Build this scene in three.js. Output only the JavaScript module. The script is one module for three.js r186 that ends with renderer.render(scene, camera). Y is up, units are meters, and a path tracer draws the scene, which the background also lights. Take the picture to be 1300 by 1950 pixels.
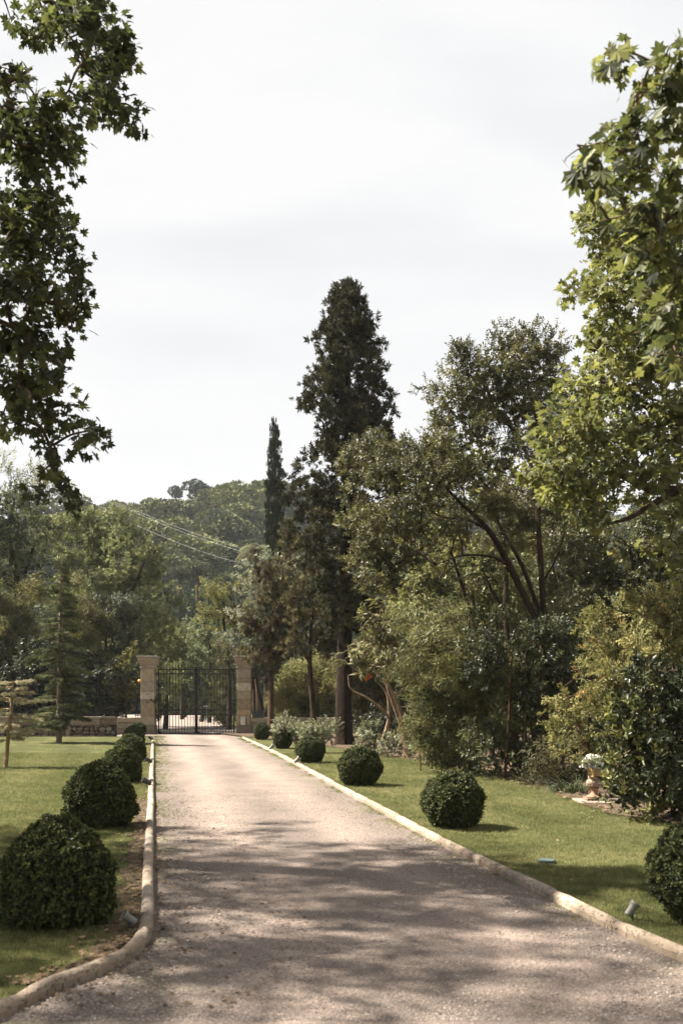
import * as THREE from 'three';
import { mergeGeometries } from 'three/addons/utils/BufferGeometryUtils.js';
import { RoundedBoxGeometry } from 'three/addons/geometries/RoundedBoxGeometry.js';
import { createNoise3D } from 'simplex-noise';

// ---------------------------------------------------------------- camera, sky, sun, exposure
const F = 1896, EYE = 1.6, CX = 650, CY = 1324;            // lens (35 mm look), eye height; the lens is shifted up so verticals stay vertical
const scene = new THREE.Scene();
const camera = new THREE.PerspectiveCamera(2 * Math.atan(975 / F) * 180 / Math.PI, 1300 / 1950, 0.1, 1500);
camera.position.set(0, EYE, 0);
camera.lookAt(0, EYE, -10);
camera.setViewOffset(1300, 1950, 0, 975 - CY, 1300, 1950);
camera.focus = 36;
camera.userData.fStop = 3.2;
camera.updateProjectionMatrix();

const renderer = new THREE.WebGLRenderer();
renderer.toneMapping = THREE.LinearToneMapping;
renderer.toneMappingExposure = 4.6;
renderer.shadowMap.enabled = true;

function rng(seed) {
  let s = seed | 0;
  return () => { s = (s + 0x6d2b79f5) | 0; let t = Math.imul(s ^ (s >>> 15), 1 | s); t = (t + Math.imul(t ^ (t >>> 7), 61 | t)) ^ t; return ((t ^ (t >>> 14)) >>> 0) / 4294967296; };
}
const noise3 = createNoise3D(rng(77));
const fbm3 = (x, y, z, o = 4) => { let a = 0.5, s = 0; for (let i = 0; i < o; i++) { s += a * noise3(x, y, z); x *= 2.03; y *= 2.03; z *= 2.03; a *= 0.5; } return s; };
const lerp = THREE.MathUtils.lerp, clamp = THREE.MathUtils.clamp, smooth = THREE.MathUtils.smoothstep;
const V = (x, y, z) => new THREE.Vector3(x, y, z);

{ // pale, thinly clouded sky
  const W = 1024, H = 512, d = new Float32Array(W * H * 4);
  for (let j = 0; j < H; j++) {
    const up = ((j + 0.5) / H - 0.5) * Math.PI, y = Math.sin(up), c = Math.cos(up);
    for (let i = 0; i < W; i++) {
      const a = ((i + 0.5) / W - 0.5) * 2 * Math.PI, x = Math.cos(a) * c, z = Math.sin(a) * c, k = 1 / (Math.max(y, 0) + 0.22);
      const n = fbm3(x * k * 1.0 + 3, 1.7, z * k * 2.8, 5), m = fbm3(x * k * 0.35 - 5, 8.3, z * k * 0.6 + 2, 3);
      const thin = clamp(0.36 + n * 0.75 + m * 0.7, 0, 1) * smooth(y, 0.12, 0.5);
      const o = (j * W + i) * 4, L = 0.210 - 0.044 * thin - 0.005 * smooth(y, 0.3, 1);
      d[o] = L * (1 - 0.045 * thin); d[o + 1] = L * (1 - 0.012 * thin); d[o + 2] = L * (1.004 + 0.022 * thin); d[o + 3] = 1;
    }
  }
  const sky = new THREE.DataTexture(d, W, H, THREE.RGBAFormat, THREE.FloatType);
  sky.mapping = THREE.EquirectangularReflectionMapping;
  sky.magFilter = sky.minFilter = THREE.LinearFilter;
  sky.needsUpdate = true;
  scene.background = sky;
  scene.environment = sky;
}
const SUN = V(-0.955, 0, -0.297).normalize().multiplyScalar(Math.cos(0.85)).setY(Math.sin(0.85));
const sun = new THREE.DirectionalLight(new THREE.Color(1, 0.94, 0.84), 5);
sun.position.copy(SUN).multiplyScalar(80).add(V(0, 0, -22));
sun.target.position.set(0, 0, -22);
sun.castShadow = true;
sun.shadow.radius = 1.6;
sun.shadow.mapSize.set(4096, 4096);
Object.assign(sun.shadow.camera, { left: -45, right: 45, top: 45, bottom: -45, near: 1, far: 260 });
scene.add(sun, sun.target);
scene.fog = new THREE.FogExp2(new THREE.Color(0.86, 0.91, 0.97), 0.00019);

// ---------------------------------------------------------------- helpers
const P = (px, py, d) => V((px - CX) / F * d, EYE + (CY - py) / F * d, -d);      // where a thing seen there stands at that distance
const G = (px, py, h = 0) => P(px, py, (EYE - h) * F / (py - CY));               // the point of level ground (height h) seen there
const used = new Map();
function numbered(name) { const n = used.get(name) ?? 0; used.set(name, n + 1); return n ? name + '_' + String(n).padStart(3, '0') : name; }
function tag(o, label, category, group, kind) {
  o.userData.label = label;
  if (category) o.userData.category = category;
  if (group) o.userData.group = group;
  if (kind) o.userData.kind = kind;
  return o;
}
function thing(name, label, category, pos = [0, 0, 0], turn = 0, group) {
  const o = new THREE.Group(); o.name = numbered(name); scene.add(o);
  o.position.set(...pos); o.rotation.y = turn;
  return tag(o, label, category, group);
}
function part(name, geo, mat, parent) {
  const o = new THREE.Mesh(geo, mat); o.name = parent === scene ? numbered(name) : name;
  o.castShadow = o.receiveShadow = true; parent.add(o); return o;
}
function ground(name, geo, mat, label) {
  const o = part(name, geo, mat, scene); o.userData.kind = 'structure'; o.userData.label = label; return o;
}
function scatter(name, geo, mat, list, parent) {               // list of {m: Matrix4, c: Color}
  const o = new THREE.InstancedMesh(geo, mat, list.length); o.name = parent === scene ? numbered(name) : name;
  list.forEach((e, i) => { o.setMatrixAt(i, e.m); o.setColorAt(i, e.c); });
  o.castShadow = o.receiveShadow = true; o.userData.kind = 'stuff'; o.frustumCulled = false;
  parent.add(o); return o;
}
const at = (geo, x, y, z, rx = 0, ry = 0, rz = 0) => geo.applyMatrix4(new THREE.Matrix4().compose(V(x, y, z), new THREE.Quaternion().setFromEuler(new THREE.Euler(rx, ry, rz)), V(1, 1, 1)));
const box = (w, h, d, r = 0.01, seg = 1) => new RoundedBoxGeometry(w, h, d, seg, Math.min(r, w / 2.1, h / 2.1, d / 2.1));
const col = (r, g, b) => new THREE.Color().setRGB(r, g, b);

// ---------------------------------------------------------------- textures: colour, grain, relief
const lattice = new Float32Array(65536); { const r = rng(5); for (let i = 0; i < 65536; i++) lattice[i] = r(); }
function pn(x, y, p) {                                          // value noise that repeats after p cells
  const ix = Math.floor(x), iy = Math.floor(y), fx = x - ix, fy = y - iy, u = fx * fx * (3 - 2 * fx), v = fy * fy * (3 - 2 * fy);
  const w = (a, b) => lattice[((((a % p) + p) % p) * 157 + (((b % p) + p) % p) * 911 + p * 31) & 65535];
  return lerp(lerp(w(ix, iy), w(ix + 1, iy), u), lerp(w(ix, iy + 1), w(ix + 1, iy + 1), u), v);
}
function pf(x, y, p, o = 4) { let a = 0.5, s = 0, t = 0; for (let i = 0; i < o; i++) { s += a * pn(x * p, y * p, p); t += a; a *= 0.55; p *= 2; } return s / t; }
const srgb = (c) => 255 * (c <= 0.0031308 ? c * 12.92 : 1.055 * Math.pow(c, 1 / 2.4) - 0.055);
function tex(n, fn, color) {
  const d = new Uint8Array(n * n * 4);
  for (let j = 0; j < n; j++) for (let i = 0; i < n; i++) {
    const c = fn((i + 0.5) / n, (j + 0.5) / n, i, j), o = (j * n + i) * 4;
    for (let k = 0; k < 3; k++) d[o + k] = clamp(color ? srgb(c[k]) : c * 255, 0, 255);
    d[o + 3] = 255;
  }
  const t = new THREE.DataTexture(d, n, n);
  t.wrapS = t.wrapT = THREE.RepeatWrapping; t.magFilter = THREE.LinearFilter; t.minFilter = THREE.LinearMipmapLinearFilter; t.generateMipmaps = true;
  if (color) t.colorSpace = THREE.SRGBColorSpace;
  t.needsUpdate = true;
  return t;
}
// loose stones: which stone a point is on and how high it stands
function stones(n) {
  const r = rng(n), px = new Float32Array(n * n), py = new Float32Array(n * n), tone = new Float32Array(n * n), hue = new Float32Array(n * n), size = new Float32Array(n * n);
  for (let i = 0; i < n * n; i++) { px[i] = r(); py[i] = r(); tone[i] = r(); hue[i] = r(); size[i] = 0.75 + r() * 0.6; }
  return (u, v) => {
    const x = u * n, y = v * n, ix = Math.floor(x), iy = Math.floor(y); let best = 9, second = 9, id = 0;
    for (let a = -1; a < 2; a++) for (let b = -1; b < 2; b++) {
      const k = ((ix + a + n) % n) + ((iy + b + n) % n) * n, dx = ix + a + px[k] - x, dy = iy + b + py[k] - y, q = Math.sqrt(dx * dx + dy * dy) / size[k];
      if (q < best) { second = best; best = q; id = k; } else if (q < second) second = q;
    }
    return { tone: tone[id], hue: hue[id], gap: second - best, h: clamp((second - best) * 1.6, 0, 1) };
  };
}
const st = stones(240), gravelData = [];
const gravelColor = tex(1024, (u, v, i, j) => {
  const s = st(u, v), f = pf(u, v, 8, 5), g = pn(u * 512, v * 512, 512);
  const L = 0.75 + 0.55 * (s.tone - 0.5) + 0.3 * (f - 0.5) + 0.15 * (g - 0.5);
  gravelData[j * 1024 + i] = s.h * (0.5 + 0.5 * s.tone);
  const w = s.hue > 0.8 ? 0.1 : s.hue < 0.15 ? -0.05 : 0;
  return [L * (0.245 + w * 0.2), L * 0.19, L * (0.158 - w * 0.11)];
}, true);
const gravelBump = tex(1024, (u, v, i, j) => gravelData[j * 1024 + i]);
const grassColor = tex(1024, (u, v) => {
  const f = pf(u, v, 6, 5), b = pn(u * 300, v * 150, 300) * 0.5 + pn(u * 512 + v * 40, v * 512, 512) * 0.5, dry = smooth(pf(u + 0.37, v, 12, 4), 0.5, 0.75);
  const L = 0.88 * (0.55 + 0.75 * (b - 0.25) + 0.4 * (f - 0.5));
  return [L * lerp(0.115, 0.168, dry), L * lerp(0.122, 0.152, dry), L * lerp(0.044, 0.07, dry)];
}, true);
const grassBump = tex(1024, (u, v) => pn(u * 300, v * 150, 300) * 0.5 + pn(u * 512, v * 512, 512) * 0.5);
const soilColor = tex(512, (u, v) => {
  const f = pf(u, v, 10, 5), g = pn(u * 256, v * 256, 256), l = pn(u * 90, v * 90, 90) > 0.8 ? 1.5 : 1, L = (0.5 + 0.6 * f + 0.5 * (g - 0.5)) * l;
  return [L * 0.105, L * 0.075, L * 0.05];
}, true);
const soilBump = tex(512, (u, v) => 0.5 * pf(u, v, 40, 3) + 0.5 * pn(u * 256, v * 256, 256));
const barkColor = tex(512, (u, v) => {
  const f = pf(u, v * 0.5, 24, 3), g = pf(u + 0.3, v, 6, 4), L = 0.35 + 0.9 * f * (0.5 + g);
  return [L, L * 0.86, L * 0.7];
}, true);
const barkBump = tex(512, (u, v) => pf(u + 0.06 * pf(u, v, 8, 2), v * 0.25, 32, 4));
const stoneColor = tex(512, (u, v) => {
  const f = pf(u, v, 5, 6), g = pn(u * 256, v * 256, 256), pit = smooth(pf(u + 0.5, v, 40, 2), 0.68, 0.8), L = 0.72 + 0.45 * (f - 0.5) + 0.2 * (g - 0.5) - 0.3 * pit;
  return [L, L * 0.97, L * 0.92];
}, true);
const stoneBump = tex(512, (u, v) => pf(u, v, 12, 6) - 0.6 * smooth(pf(u + 0.5, v, 40, 2), 0.66, 0.8));

const std = (o) => new THREE.MeshStandardMaterial(o);
const dull = (o) => new THREE.MeshPhysicalMaterial({ specularIntensity: 0.15, ...o });
const M = {
  gravel: std({ map: gravelColor, bumpMap: gravelBump, bumpScale: 0.012, roughness: 0.95, vertexColors: true }),
  grass: dull({ map: grassColor, bumpMap: grassBump, bumpScale: 0.03, roughness: 1, vertexColors: true }),
  soil: dull({ map: soilColor, bumpMap: soilBump, bumpScale: 0.03, roughness: 1 }),
  iron: dull({ color: col(0.010, 0.009, 0.008), roughness: 0.6, specularIntensity: 0.4 }),
  black: std({ color: col(0.012, 0.014, 0.014), roughness: 0.3 }),
  steel: std({ color: col(0.15, 0.14, 0.12), roughness: 0.6, metalness: 0.15 }),
  darkMetal: std({ color: col(0.04, 0.042, 0.045), roughness: 0.45, metalness: 0.4 }),
  glass: std({ color: col(0.05, 0.055, 0.06), roughness: 0.08 }),
  cream: std({ color: col(0.48, 0.46, 0.38), roughness: 0.5 }),
  orange: std({ color: col(0.75, 0.24, 0.02), roughness: 0.25 }),
  cable: std({ color: col(0.13, 0.13, 0.13), roughness: 0.5, metalness: 0.4 }),
  blade: std({ color: col(1, 1, 1), roughness: 0.8, vertexColors: true }),
};
const barks = {};
const bark = (r, g, b) => barks[[r, g, b]] ??= dull({ color: col(r, g, b), map: barkColor, bumpMap: barkBump, bumpScale: 0.02, roughness: 0.95 });
const rocks = {};
const stone = (r, g, b, bs = 0.012) => rocks[[r, g, b, bs]] ??= std({ color: col(r, g, b), map: stoneColor, bumpMap: stoneBump, bumpScale: bs, roughness: 0.9 });
const leafMat = (through, coat = 0, coatRough = 0.35, k = 1.05) => new THREE.MeshPhysicalMaterial({ color: col(k * 0.87, k * 0.875, k * 0.85), vertexColors: true, roughness: 1, specularIntensity: 0.3, transmission: through, thickness: 0, clearcoat: coat, clearcoatRoughness: coatRough, side: THREE.DoubleSide });

// ---------------------------------------------------------------- leaves and twigs
class Soup {
  constructor() { this.p = []; this.c = []; }
  tri(a, b, c, s) { for (const v of [a, b, c]) { this.p.push(v.x, v.y, v.z); this.c.push(s[0], s[1], s[2]); } }
  leaf(base, dir, nrm, len, wid, fold, droop, s) {              // a folded blade with a midrib
    const side = V().crossVectors(dir, nrm).normalize(), n = V().crossVectors(side, dir).normalize();
    const mid = base.clone().addScaledVector(dir, len * 0.45), tip = base.clone().addScaledVector(dir, len).addScaledVector(n, -droop * len);
    const l = mid.clone().addScaledVector(side, -wid).addScaledVector(n, fold * wid), r = mid.clone().addScaledVector(side, wid).addScaledVector(n, fold * wid);
    this.tri(base, mid, l, s); this.tri(base, r, mid, s); this.tri(mid, tip, l, s); this.tri(mid, r, tip, s);
  }
  geo() {
    const g = new THREE.BufferGeometry();
    g.setAttribute('position', new THREE.Float32BufferAttribute(this.p, 3));
    g.setAttribute('color', new THREE.Float32BufferAttribute(this.c, 3));
    g.computeVertexNormals();
    return g;
  }
}
function randDir(r) { const z = r() * 2 - 1, a = r() * 6.2832, q = Math.sqrt(1 - z * z); return V(q * Math.cos(a), z, q * Math.sin(a)); }
// n leaves along a stem of that length; open: how far they stand away from it (0 along, 1 square to it)
function twig({ n, len, wid, stem, open, fold = 0.3, droop = 0.1, seed = 1, tint = 0.25, flat = 0, stalk = 0.004 }) {
  const r = rng(seed), s = new Soup(); let area = 0;
  for (let i = 0; i < n; i++) {
    const t = (i + 0.6 * r()) / n, a = flat ? (i % 2 ? 0 : Math.PI) + (r() - 0.5) * 0.9 : i * 2.4 + (r() - 0.5) * 0.8, q = open * (0.75 + 0.5 * r());
    const dir = V(Math.cos(a) * q, 1 - 0.6 * q, Math.sin(a) * q).normalize().addScaledVector(randDir(r), 0.22).normalize();
    const nrm = flat ? V(0, 0.25, 1).addScaledVector(randDir(r), 0.35) : V(0, 1, 0).addScaledVector(randDir(r), 0.7);
    const L = len * (0.7 + 0.5 * r()), k = 1 + tint * (r() - 0.5) * 2, y = (r() - 0.5) * tint * 0.5;
    s.leaf(V((r() - 0.5) * stem * 0.15, t * stem, (r() - 0.5) * stem * 0.15), dir, nrm.normalize(), L, wid * (0.8 + 0.4 * r()), fold, droop * (0.5 + r()), [k * (1 + y), k, k * (1 - y)]);
    area += L * wid;
  }
  if (stalk) { const d = [0.5, 0.4, 0.3]; s.tri(V(-stalk, 0, 0), V(stalk, 0, 0), V(0, stem, 0), d); s.tri(V(0, 0, -stalk), V(0, 0, stalk), V(0, stem, 0), d); }
  const g = s.geo(); g.userData.area = area; return g;
}
// a lobed plane leaf, one unit from stalk to tip, blade in xy, slightly cupped
function planeLeaf(seed) {
  const r = rng(seed), s = new Soup(), out = [];
  const lobes = [[-2.35, 0.5], [-1.98, 0.40], [-1.72, 0.46], [-1.38, 0.74], [-1.15, 0.56], [-0.98, 0.60], [-0.8, 0.53], [-0.62, 0.90], [-0.44, 0.74], [-0.34, 0.60], [-0.2, 0.76], [0, 1.02]];
  for (const [a, q] of lobes) out.push([a, q * (0.92 + 0.16 * r())]);
  for (const [a, q] of lobes.slice(0, -1).reverse()) out.push([-a, q * (0.92 + 0.16 * r())]);
  const cup = 0.15 + 0.6 * r(), bend = 0.1 + 0.5 * r(), tw = (r() - 0.5) * 0.6, pt = ([a, q]) => { const x = Math.sin(a) * q * 0.92, y = Math.cos(a) * q * 0.78 + 0.22; return V(x, y, -cup * x * x - bend * (y - 0.3) * Math.abs(y - 0.3) + tw * x * (y - 0.2) + 0.05 * Math.abs(x)); };
  const c = V(0, 0.2, 0.02), pts = out.map(pt);
  for (let i = 0; i + 1 < pts.length; i++) s.tri(c, pts[i + 1], pts[i], [1, 1, 1]);
  const w = 0.012; s.tri(V(-w, -0.45, 0), V(w, -0.45, 0), c, [0.9, 0.8, 0.5]);
  return s.geo();
}
const Q = new THREE.Quaternion(), UP = V(0, 1, 0);
function pose(pos, dir, roll, scale) {
  const q = new THREE.Quaternion().setFromUnitVectors(UP, dir).multiply(Q.setFromAxisAngle(UP, roll));
  return new THREE.Matrix4().compose(pos, q, V(scale, scale, scale));
}
// ellipsoid of foliage seen at (px,py) from there, radii in pixels of the photograph's frame at distance d; depth radius in metres
function blob(px, py, rx, ry, d, rz) { const c = P(px, py, d), k = d / F; return { c, r: [rx * k, ry * k, rz ?? (rx + ry) * 0.5 * k] }; }
function crownPoints({ blobs, lai = 3, area, subR, seed, out = 0.6, up = 0.5, wild = 0.7, fill = 0.55, holes = 0, subN = 1 }) {
  const r = rng(seed), list = [], subs = [];
  for (const b of blobs) {
    const [rx, ry, rz] = b.r, mean = Math.cbrt(rx * ry * rz), sr = Math.min(subR, mean * 0.6), n = Math.max(3, Math.ceil(2.4 * subN * (mean / sr) ** 2 * (b.k ?? 1)));
    const count = lai * (b.k ?? 1) * Math.PI * rx * ry / area / n;
    for (let i = 0; i < n; i++) {
      const d = randDir(r), q = lerp(fill, 1, Math.sqrt(r())), c = V(b.c.x + d.x * rx * q, b.c.y + d.y * ry * q, b.c.z + d.z * rz * q);
      if (holes && noise3(c.x * 1.1 + seed, c.y * 1.1, c.z * 1.1) < holes - 1) continue;
      const tone = r(), s = sr * (0.7 + 0.6 * r());
      subs.push({ c, d });
      const m = Math.floor(count * (0.6 + 0.8 * r()) + r());
      for (let k = 0; k < m; k++) {
        const e = randDir(r), f = s * Math.cbrt(r()) * 1.15, p = V(c.x + e.x * f, c.y + e.y * f * 0.8, c.z + e.z * f);
        const dir = d.clone().multiplyScalar(out).addScaledVector(e, out * 0.6).addScaledVector(UP, up).addScaledVector(randDir(r), wild).normalize();
        list.push({ p, dir, roll: r() * 6.283, tone, v: r(), s: 0.75 + 0.5 * r() });
      }
    }
  }
  return { list, subs };
}
function tint(palette, tone, v, jitter = 0.25) {
  const x = clamp(tone * 0.65 + v * 0.35, 0, 0.999) * (palette.length - 1), i = Math.floor(x), c = new THREE.Color().copy(palette[i]).lerp(palette[Math.min(i + 1, palette.length - 1)], x - i);
  return c.multiplyScalar(1 + jitter * (v - 0.5) * 2);
}
function crown(parent, name, o) {
  const { list, subs } = crownPoints({ area: o.geo.userData.area, ...o });
  scatter(name, o.geo, o.mat, list.map((e) => ({ m: pose(e.p, e.dir, e.roll, e.s * (o.scale ?? 1)), c: tint(o.palette, e.tone, e.v) })), parent);
  return subs;
}
// tapered limb through the points [x,y,z,r]
function limb(pts, sides = 7, per = 4, rough = 0.06, seed = 1) {
  const curve = new THREE.CatmullRomCurve3(pts.map((p) => V(p[0], p[1], p[2])), false, 'centripetal'), n = (pts.length - 1) * per, pos = [], uv = [], idx = [], ra = rng(seed);
  let along = 0, prev = null, side = null;
  for (let i = 0; i <= n; i++) {
    const t = i / n, p = curve.getPoint(t), g = curve.getTangent(t), k = Math.min(t * (pts.length - 1), pts.length - 1.001), f = Math.floor(k), rad = lerp(pts[f][3], pts[f + 1][3], k - f);
    if (prev) along += prev.distanceTo(p);
    prev = p;
    if (!side) side = (Math.abs(g.y) > 0.9 ? V(1, 0, 0) : V(0, 1, 0)).cross(g).normalize();
    side.addScaledVector(g, -side.dot(g)).normalize();
    const other = V().crossVectors(g, side);
    for (let s = 0; s <= sides; s++) {
      const a = s % sides / sides * 6.2832, q = rad * (1 + rough * (s % sides === s ? ra() - 0.5 : 0) * 2);
      pos.push(p.x + (side.x * Math.cos(a) + other.x * Math.sin(a)) * q, p.y + (side.y * Math.cos(a) + other.y * Math.sin(a)) * q, p.z + (side.z * Math.cos(a) + other.z * Math.sin(a)) * q);
      uv.push(s / sides * Math.max(0.12, rad * 6.28), along);
    }
    // close the seam
    const first = (i * (sides + 1)) * 3, last = first + sides * 3;
    for (let c = 0; c < 3; c++) pos[last + c] = pos[first + c];
  }
  for (let i = 0; i < n; i++) for (let s = 0; s < sides; s++) { const a = i * (sides + 1) + s, b = a + sides + 1; idx.push(a, a + 1, b, b, a + 1, b + 1); }
  const geo = new THREE.BufferGeometry();
  geo.setAttribute('position', new THREE.Float32BufferAttribute(pos, 3)); geo.setAttribute('uv', new THREE.Float32BufferAttribute(uv, 2)); geo.setIndex(idx); geo.computeVertexNormals();
  return geo;
}
// branches that grow from given limbs to the clumps of a crown; thickness follows how much each carries
function grow(limbs, targets, { tip = 0.008, seed = 3, most = 400, sag = 0.1 } = {}) {
  const r = rng(seed), nodes = [];
  for (const l of limbs) { const c = new THREE.CatmullRomCurve3(l.map((p) => V(p[0], p[1], p[2])), false, 'centripetal'), n = l.length * 3; for (let i = Math.floor(n * 0.35); i <= n; i++) nodes.push({ p: c.getPoint(i / n), parent: -1, w: 0 }); }
  const roots = nodes.length; let list = targets.slice();
  for (let i = list.length - 1; i > 0; i--) { const j = Math.floor(r() * (i + 1)); [list[i], list[j]] = [list[j], list[i]]; }
  list = list.slice(0, most);
  const far = list.map((t) => { let d = 1e9; for (let i = 0; i < roots; i++) d = Math.min(d, nodes[i].p.distanceToSquared(t)); return [d, t]; }).sort((a, b) => a[0] - b[0]);
  for (const [, t] of far) {
    let best = 0, bd = 1e9; nodes.forEach((n, i) => { const d = n.p.distanceToSquared(t) * (i < roots ? 1 : 1.15); if (d < bd) { bd = d; best = i; } });
    const a = nodes[best].p, len = Math.sqrt(bd), mid = a.clone().lerp(t, 0.5).addScaledVector(randDir(r), len * 0.12).add(V(0, sag * len, 0));
    nodes.push({ p: mid, parent: best, w: 0 }); nodes.push({ p: t.clone(), parent: nodes.length - 1, w: 1 });
  }
  for (let i = nodes.length - 1; i >= roots; i--) nodes[nodes[i].parent].w += nodes[i].w || 1;
  const rad = (n) => tip * Math.pow(Math.max(1, n.w), 0.42), out = [];
  for (let i = roots; i < nodes.length; i += 2) {
    const m = nodes[i], e = nodes[i + 1], a = nodes[m.parent], ra = Math.min(rad(m) * 1.25, m.parent >= roots ? rad(a) : 1);
    out.push(limb([[a.p.x, a.p.y, a.p.z, ra], [m.p.x, m.p.y, m.p.z, rad(m)], [e.p.x, e.p.y, e.p.z, rad(e) * 0.7]], 5, 3, 0.04, i));
  }
  return out;
}
// a limb given in the picture: [px, py, distance, radius in metres]
const seen = (pts) => pts.map(([px, py, d, r]) => { const p = P(px, py, d); return [p.x, p.y, p.z, r]; });

// ---------------------------------------------------------------- ground, drive, lawns, hill
const leftKerb = [[-330, 2010], [-200, 1976], [-100, 1946], [0, 1913], [92, 1866], [172, 1838], [228, 1813], [258, 1792], [275, 1766], [281, 1725], [282, 1663], [284, 1601], [287, 1540], [288, 1494], [290, 1450], [291.5, 1409]].map(([x, y]) => G(x, y, 0.06));
const rightKerb = [[1560, 1929], [1430, 1868], [1300, 1809], [1220, 1775], [1140, 1739], [1044, 1692], [956, 1652], [876, 1614], [780, 1565], [700, 1523], [649, 1497], [612, 1477], [563, 1451], [514, 1426], [463, 1403.5]].map(([x, y]) => G(x, y, 0.06));
const across = (pts) => (d) => { let i = 0; while (i < pts.length - 2 && -pts[i + 1].z < d) i++; const a = pts[i], b = pts[i + 1]; return lerp(a.x, b.x, (d + a.z) / (a.z - b.z)); };
const leftX = across(leftKerb), rightX = across(rightKerb);
// a sheet between two edges, rows at the given distances
function sheet(rows, x0, x1, cols, y, uvScale, paint, bend) {
  const pos = [], uv = [], c = [], idx = [];
  rows.forEach((d) => { for (let j = 0; j <= cols; j++) {
    let t = j / cols; if (bend) t = bend(t);
    const x = lerp(x0(d), x1(d), t), h = typeof y === 'function' ? y(x, d) : y;
    pos.push(x, h, -d); uv.push(x * uvScale, d * uvScale); if (paint) c.push(...paint(x, d));
  } });
  for (let i = 0; i + 1 < rows.length; i++) for (let j = 0; j < cols; j++) { const a = i * (cols + 1) + j, b = a + cols + 1; idx.push(a, a + 1, b, b, a + 1, b + 1); }
  const g = new THREE.BufferGeometry();
  g.setAttribute('position', new THREE.Float32BufferAttribute(pos, 3)); g.setAttribute('uv', new THREE.Float32BufferAttribute(uv, 2));
  if (paint) g.setAttribute('color', new THREE.Float32BufferAttribute(c, 3));
  g.setIndex(idx); g.computeVertexNormals();
  return g;
}
const steps = (a, b, n, pow = 1) => Array.from({ length: n + 1 }, (_, i) => a + (b - a) * Math.pow(i / n, pow));
const flat3 = (f) => (x, d) => { const k = f(x, d); return [k, k, k]; };

ground('ground', sheet([-60, -20, 0, 20, 40, 60, 90, 150, 400, 900], () => -700, () => 700, 24, -0.03, 0.4), std({ map: soilColor, bumpMap: soilBump, bumpScale: 0.03, roughness: 1, color: col(0.9, 1.1, 0.7) }), 'bare earth and dry grass under the trees all round the garden');
ground('driveway', sheet(steps(-3, 41.6, 150, 1.4), () => -9, () => 9, 90, 0, 0.4, (x, d) => {
  const w = (rightX(d) - leftX(d)) || 1, t = (x - leftX(Math.max(d, 6.4))) / Math.max(w, 2.5), n = fbm3(x * 0.9, 3, d * 0.35, 4), n2 = fbm3(x * 3, 9, d * 2.2, 3);
  const track = Math.exp(-(((t - 0.30 + n * 0.05) / 0.10) ** 2)) + Math.exp(-(((t - 0.71 + n * 0.05) / 0.11) ** 2));
  const edge = smooth(Math.abs(t - 0.5), 0.34, 0.5), k = 0.76 + 0.46 * track + 0.26 * n + 0.18 * n2;
  const moss = edge * smooth(n2 + n * 0.6, 0.05, 0.4) * (d < 9 ? 0.5 : 1);
  const litter = t < 0.2 && d < 14 ? smooth(t, 0.2, 0.02) * 0.45 * smooth(n2 + 0.2, 0, 0.4) : 0;
  return [k * (1 - 0.4 * moss - litter), k * (0.985 - 0.22 * moss - litter * 1.08), k * (0.96 - 0.62 * moss - litter * 1.12)];
}), M.gravel, 'pinkish grey gravel drive running to the iron gate');
const lawnPaint = (x, d) => {
  const n = fbm3(x * 0.5, 21, d * 0.5, 4), stripe = 0.11 * Math.sin((x * 0.93 + d * 0.24) * 4.4 + n * 2), k = 1 + 0.36 * n + 0.2 * fbm3(x * 2.3, 5, d * 2.3, 3) + stripe, dry = clamp(0.35 + n * 0.9, 0, 1);
  return [k * (0.92 + 0.22 * dry), k, k * (0.92 + 0.1 * dry)];
};
ground('lawn', sheet(steps(5.0, 37.9, 120, 1.3), (d) => -26 - 0 * d, (d) => leftX(d), 60, 0.03, 0.45, lawnPaint, (t) => 1 - Math.pow(1 - t, 2)), M.grass, 'mown green lawn with pale mowing stripes left of the drive');
ground('lawn', sheet(steps(3.4, 41.5, 130, 1.3), (d) => rightX(d), () => 30, 60, 0.03, 0.45, lawnPaint, (t) => t * t), M.grass, 'sunlit mown lawn right of the drive, under the round bushes');

// bare soil and leaves under the planting on the right
const bedEdge = [[470, 1402], [560, 1412], [640, 1423], [700, 1433], [800, 1449], [900, 1466], [1000, 1490], [1060, 1506], [1110, 1528], [1160, 1546], [1240, 1562], [1330, 1575], [1500, 1590]].map(([x, y]) => G(x, y, 0.05)).reverse();
const bedX = across(bedEdge);
ground('planting_bed', sheet(steps(11.6, 41.4, 90), (d) => bedX(Math.max(d, 11.62)) + 0.25 * fbm3(d * 1.3, 4, 2, 3), () => 29, 20, 0.045, 0.5), M.soil, 'shaded soil with dead leaves under the trees and shrubs on the right');
ground('soil_strip', sheet(steps(5.6, 15, 80), (d) => leftX(d) - 0.16 - 0.14 * smooth(d, 14, 7) - 0.22 * Math.abs(fbm3(d * 1.7, 2, 2, 3)), (d) => leftX(d), 4, 0.036, 0.5), M.soil, 'strip of brown soil and dead leaves beside the left kerb');

// beyond the gate
const outerEdge = (pts) => across(pts.map(([x, y]) => G(x, y)));
ground('road', sheet(steps(41.62, 107, 40, 1.5), outerEdge([[292, 1398], [296, 1375], [150, 1362], [-200, 1352]]), outerEdge([[452, 1398], [448, 1389], [430, 1377], [408, 1366], [380, 1357], [350, 1352]]), 16, 0.004, 0.4, flat3((x, d) => 1.05 + 0.15 * fbm3(x * 0.3, 1, d * 0.2))), M.gravel, 'pale road bending left beyond the iron gate');
ground('verge', sheet(steps(41.7, 130, 24, 1.5), outerEdge([[453, 1398], [449, 1389], [431, 1377], [409, 1366], [381, 1357], [330, 1350]]), () => 26, 10, 0.02, 0.45, flat3(() => 1.1)), M.grass, 'grass verge along the road beyond the gate');

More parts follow.
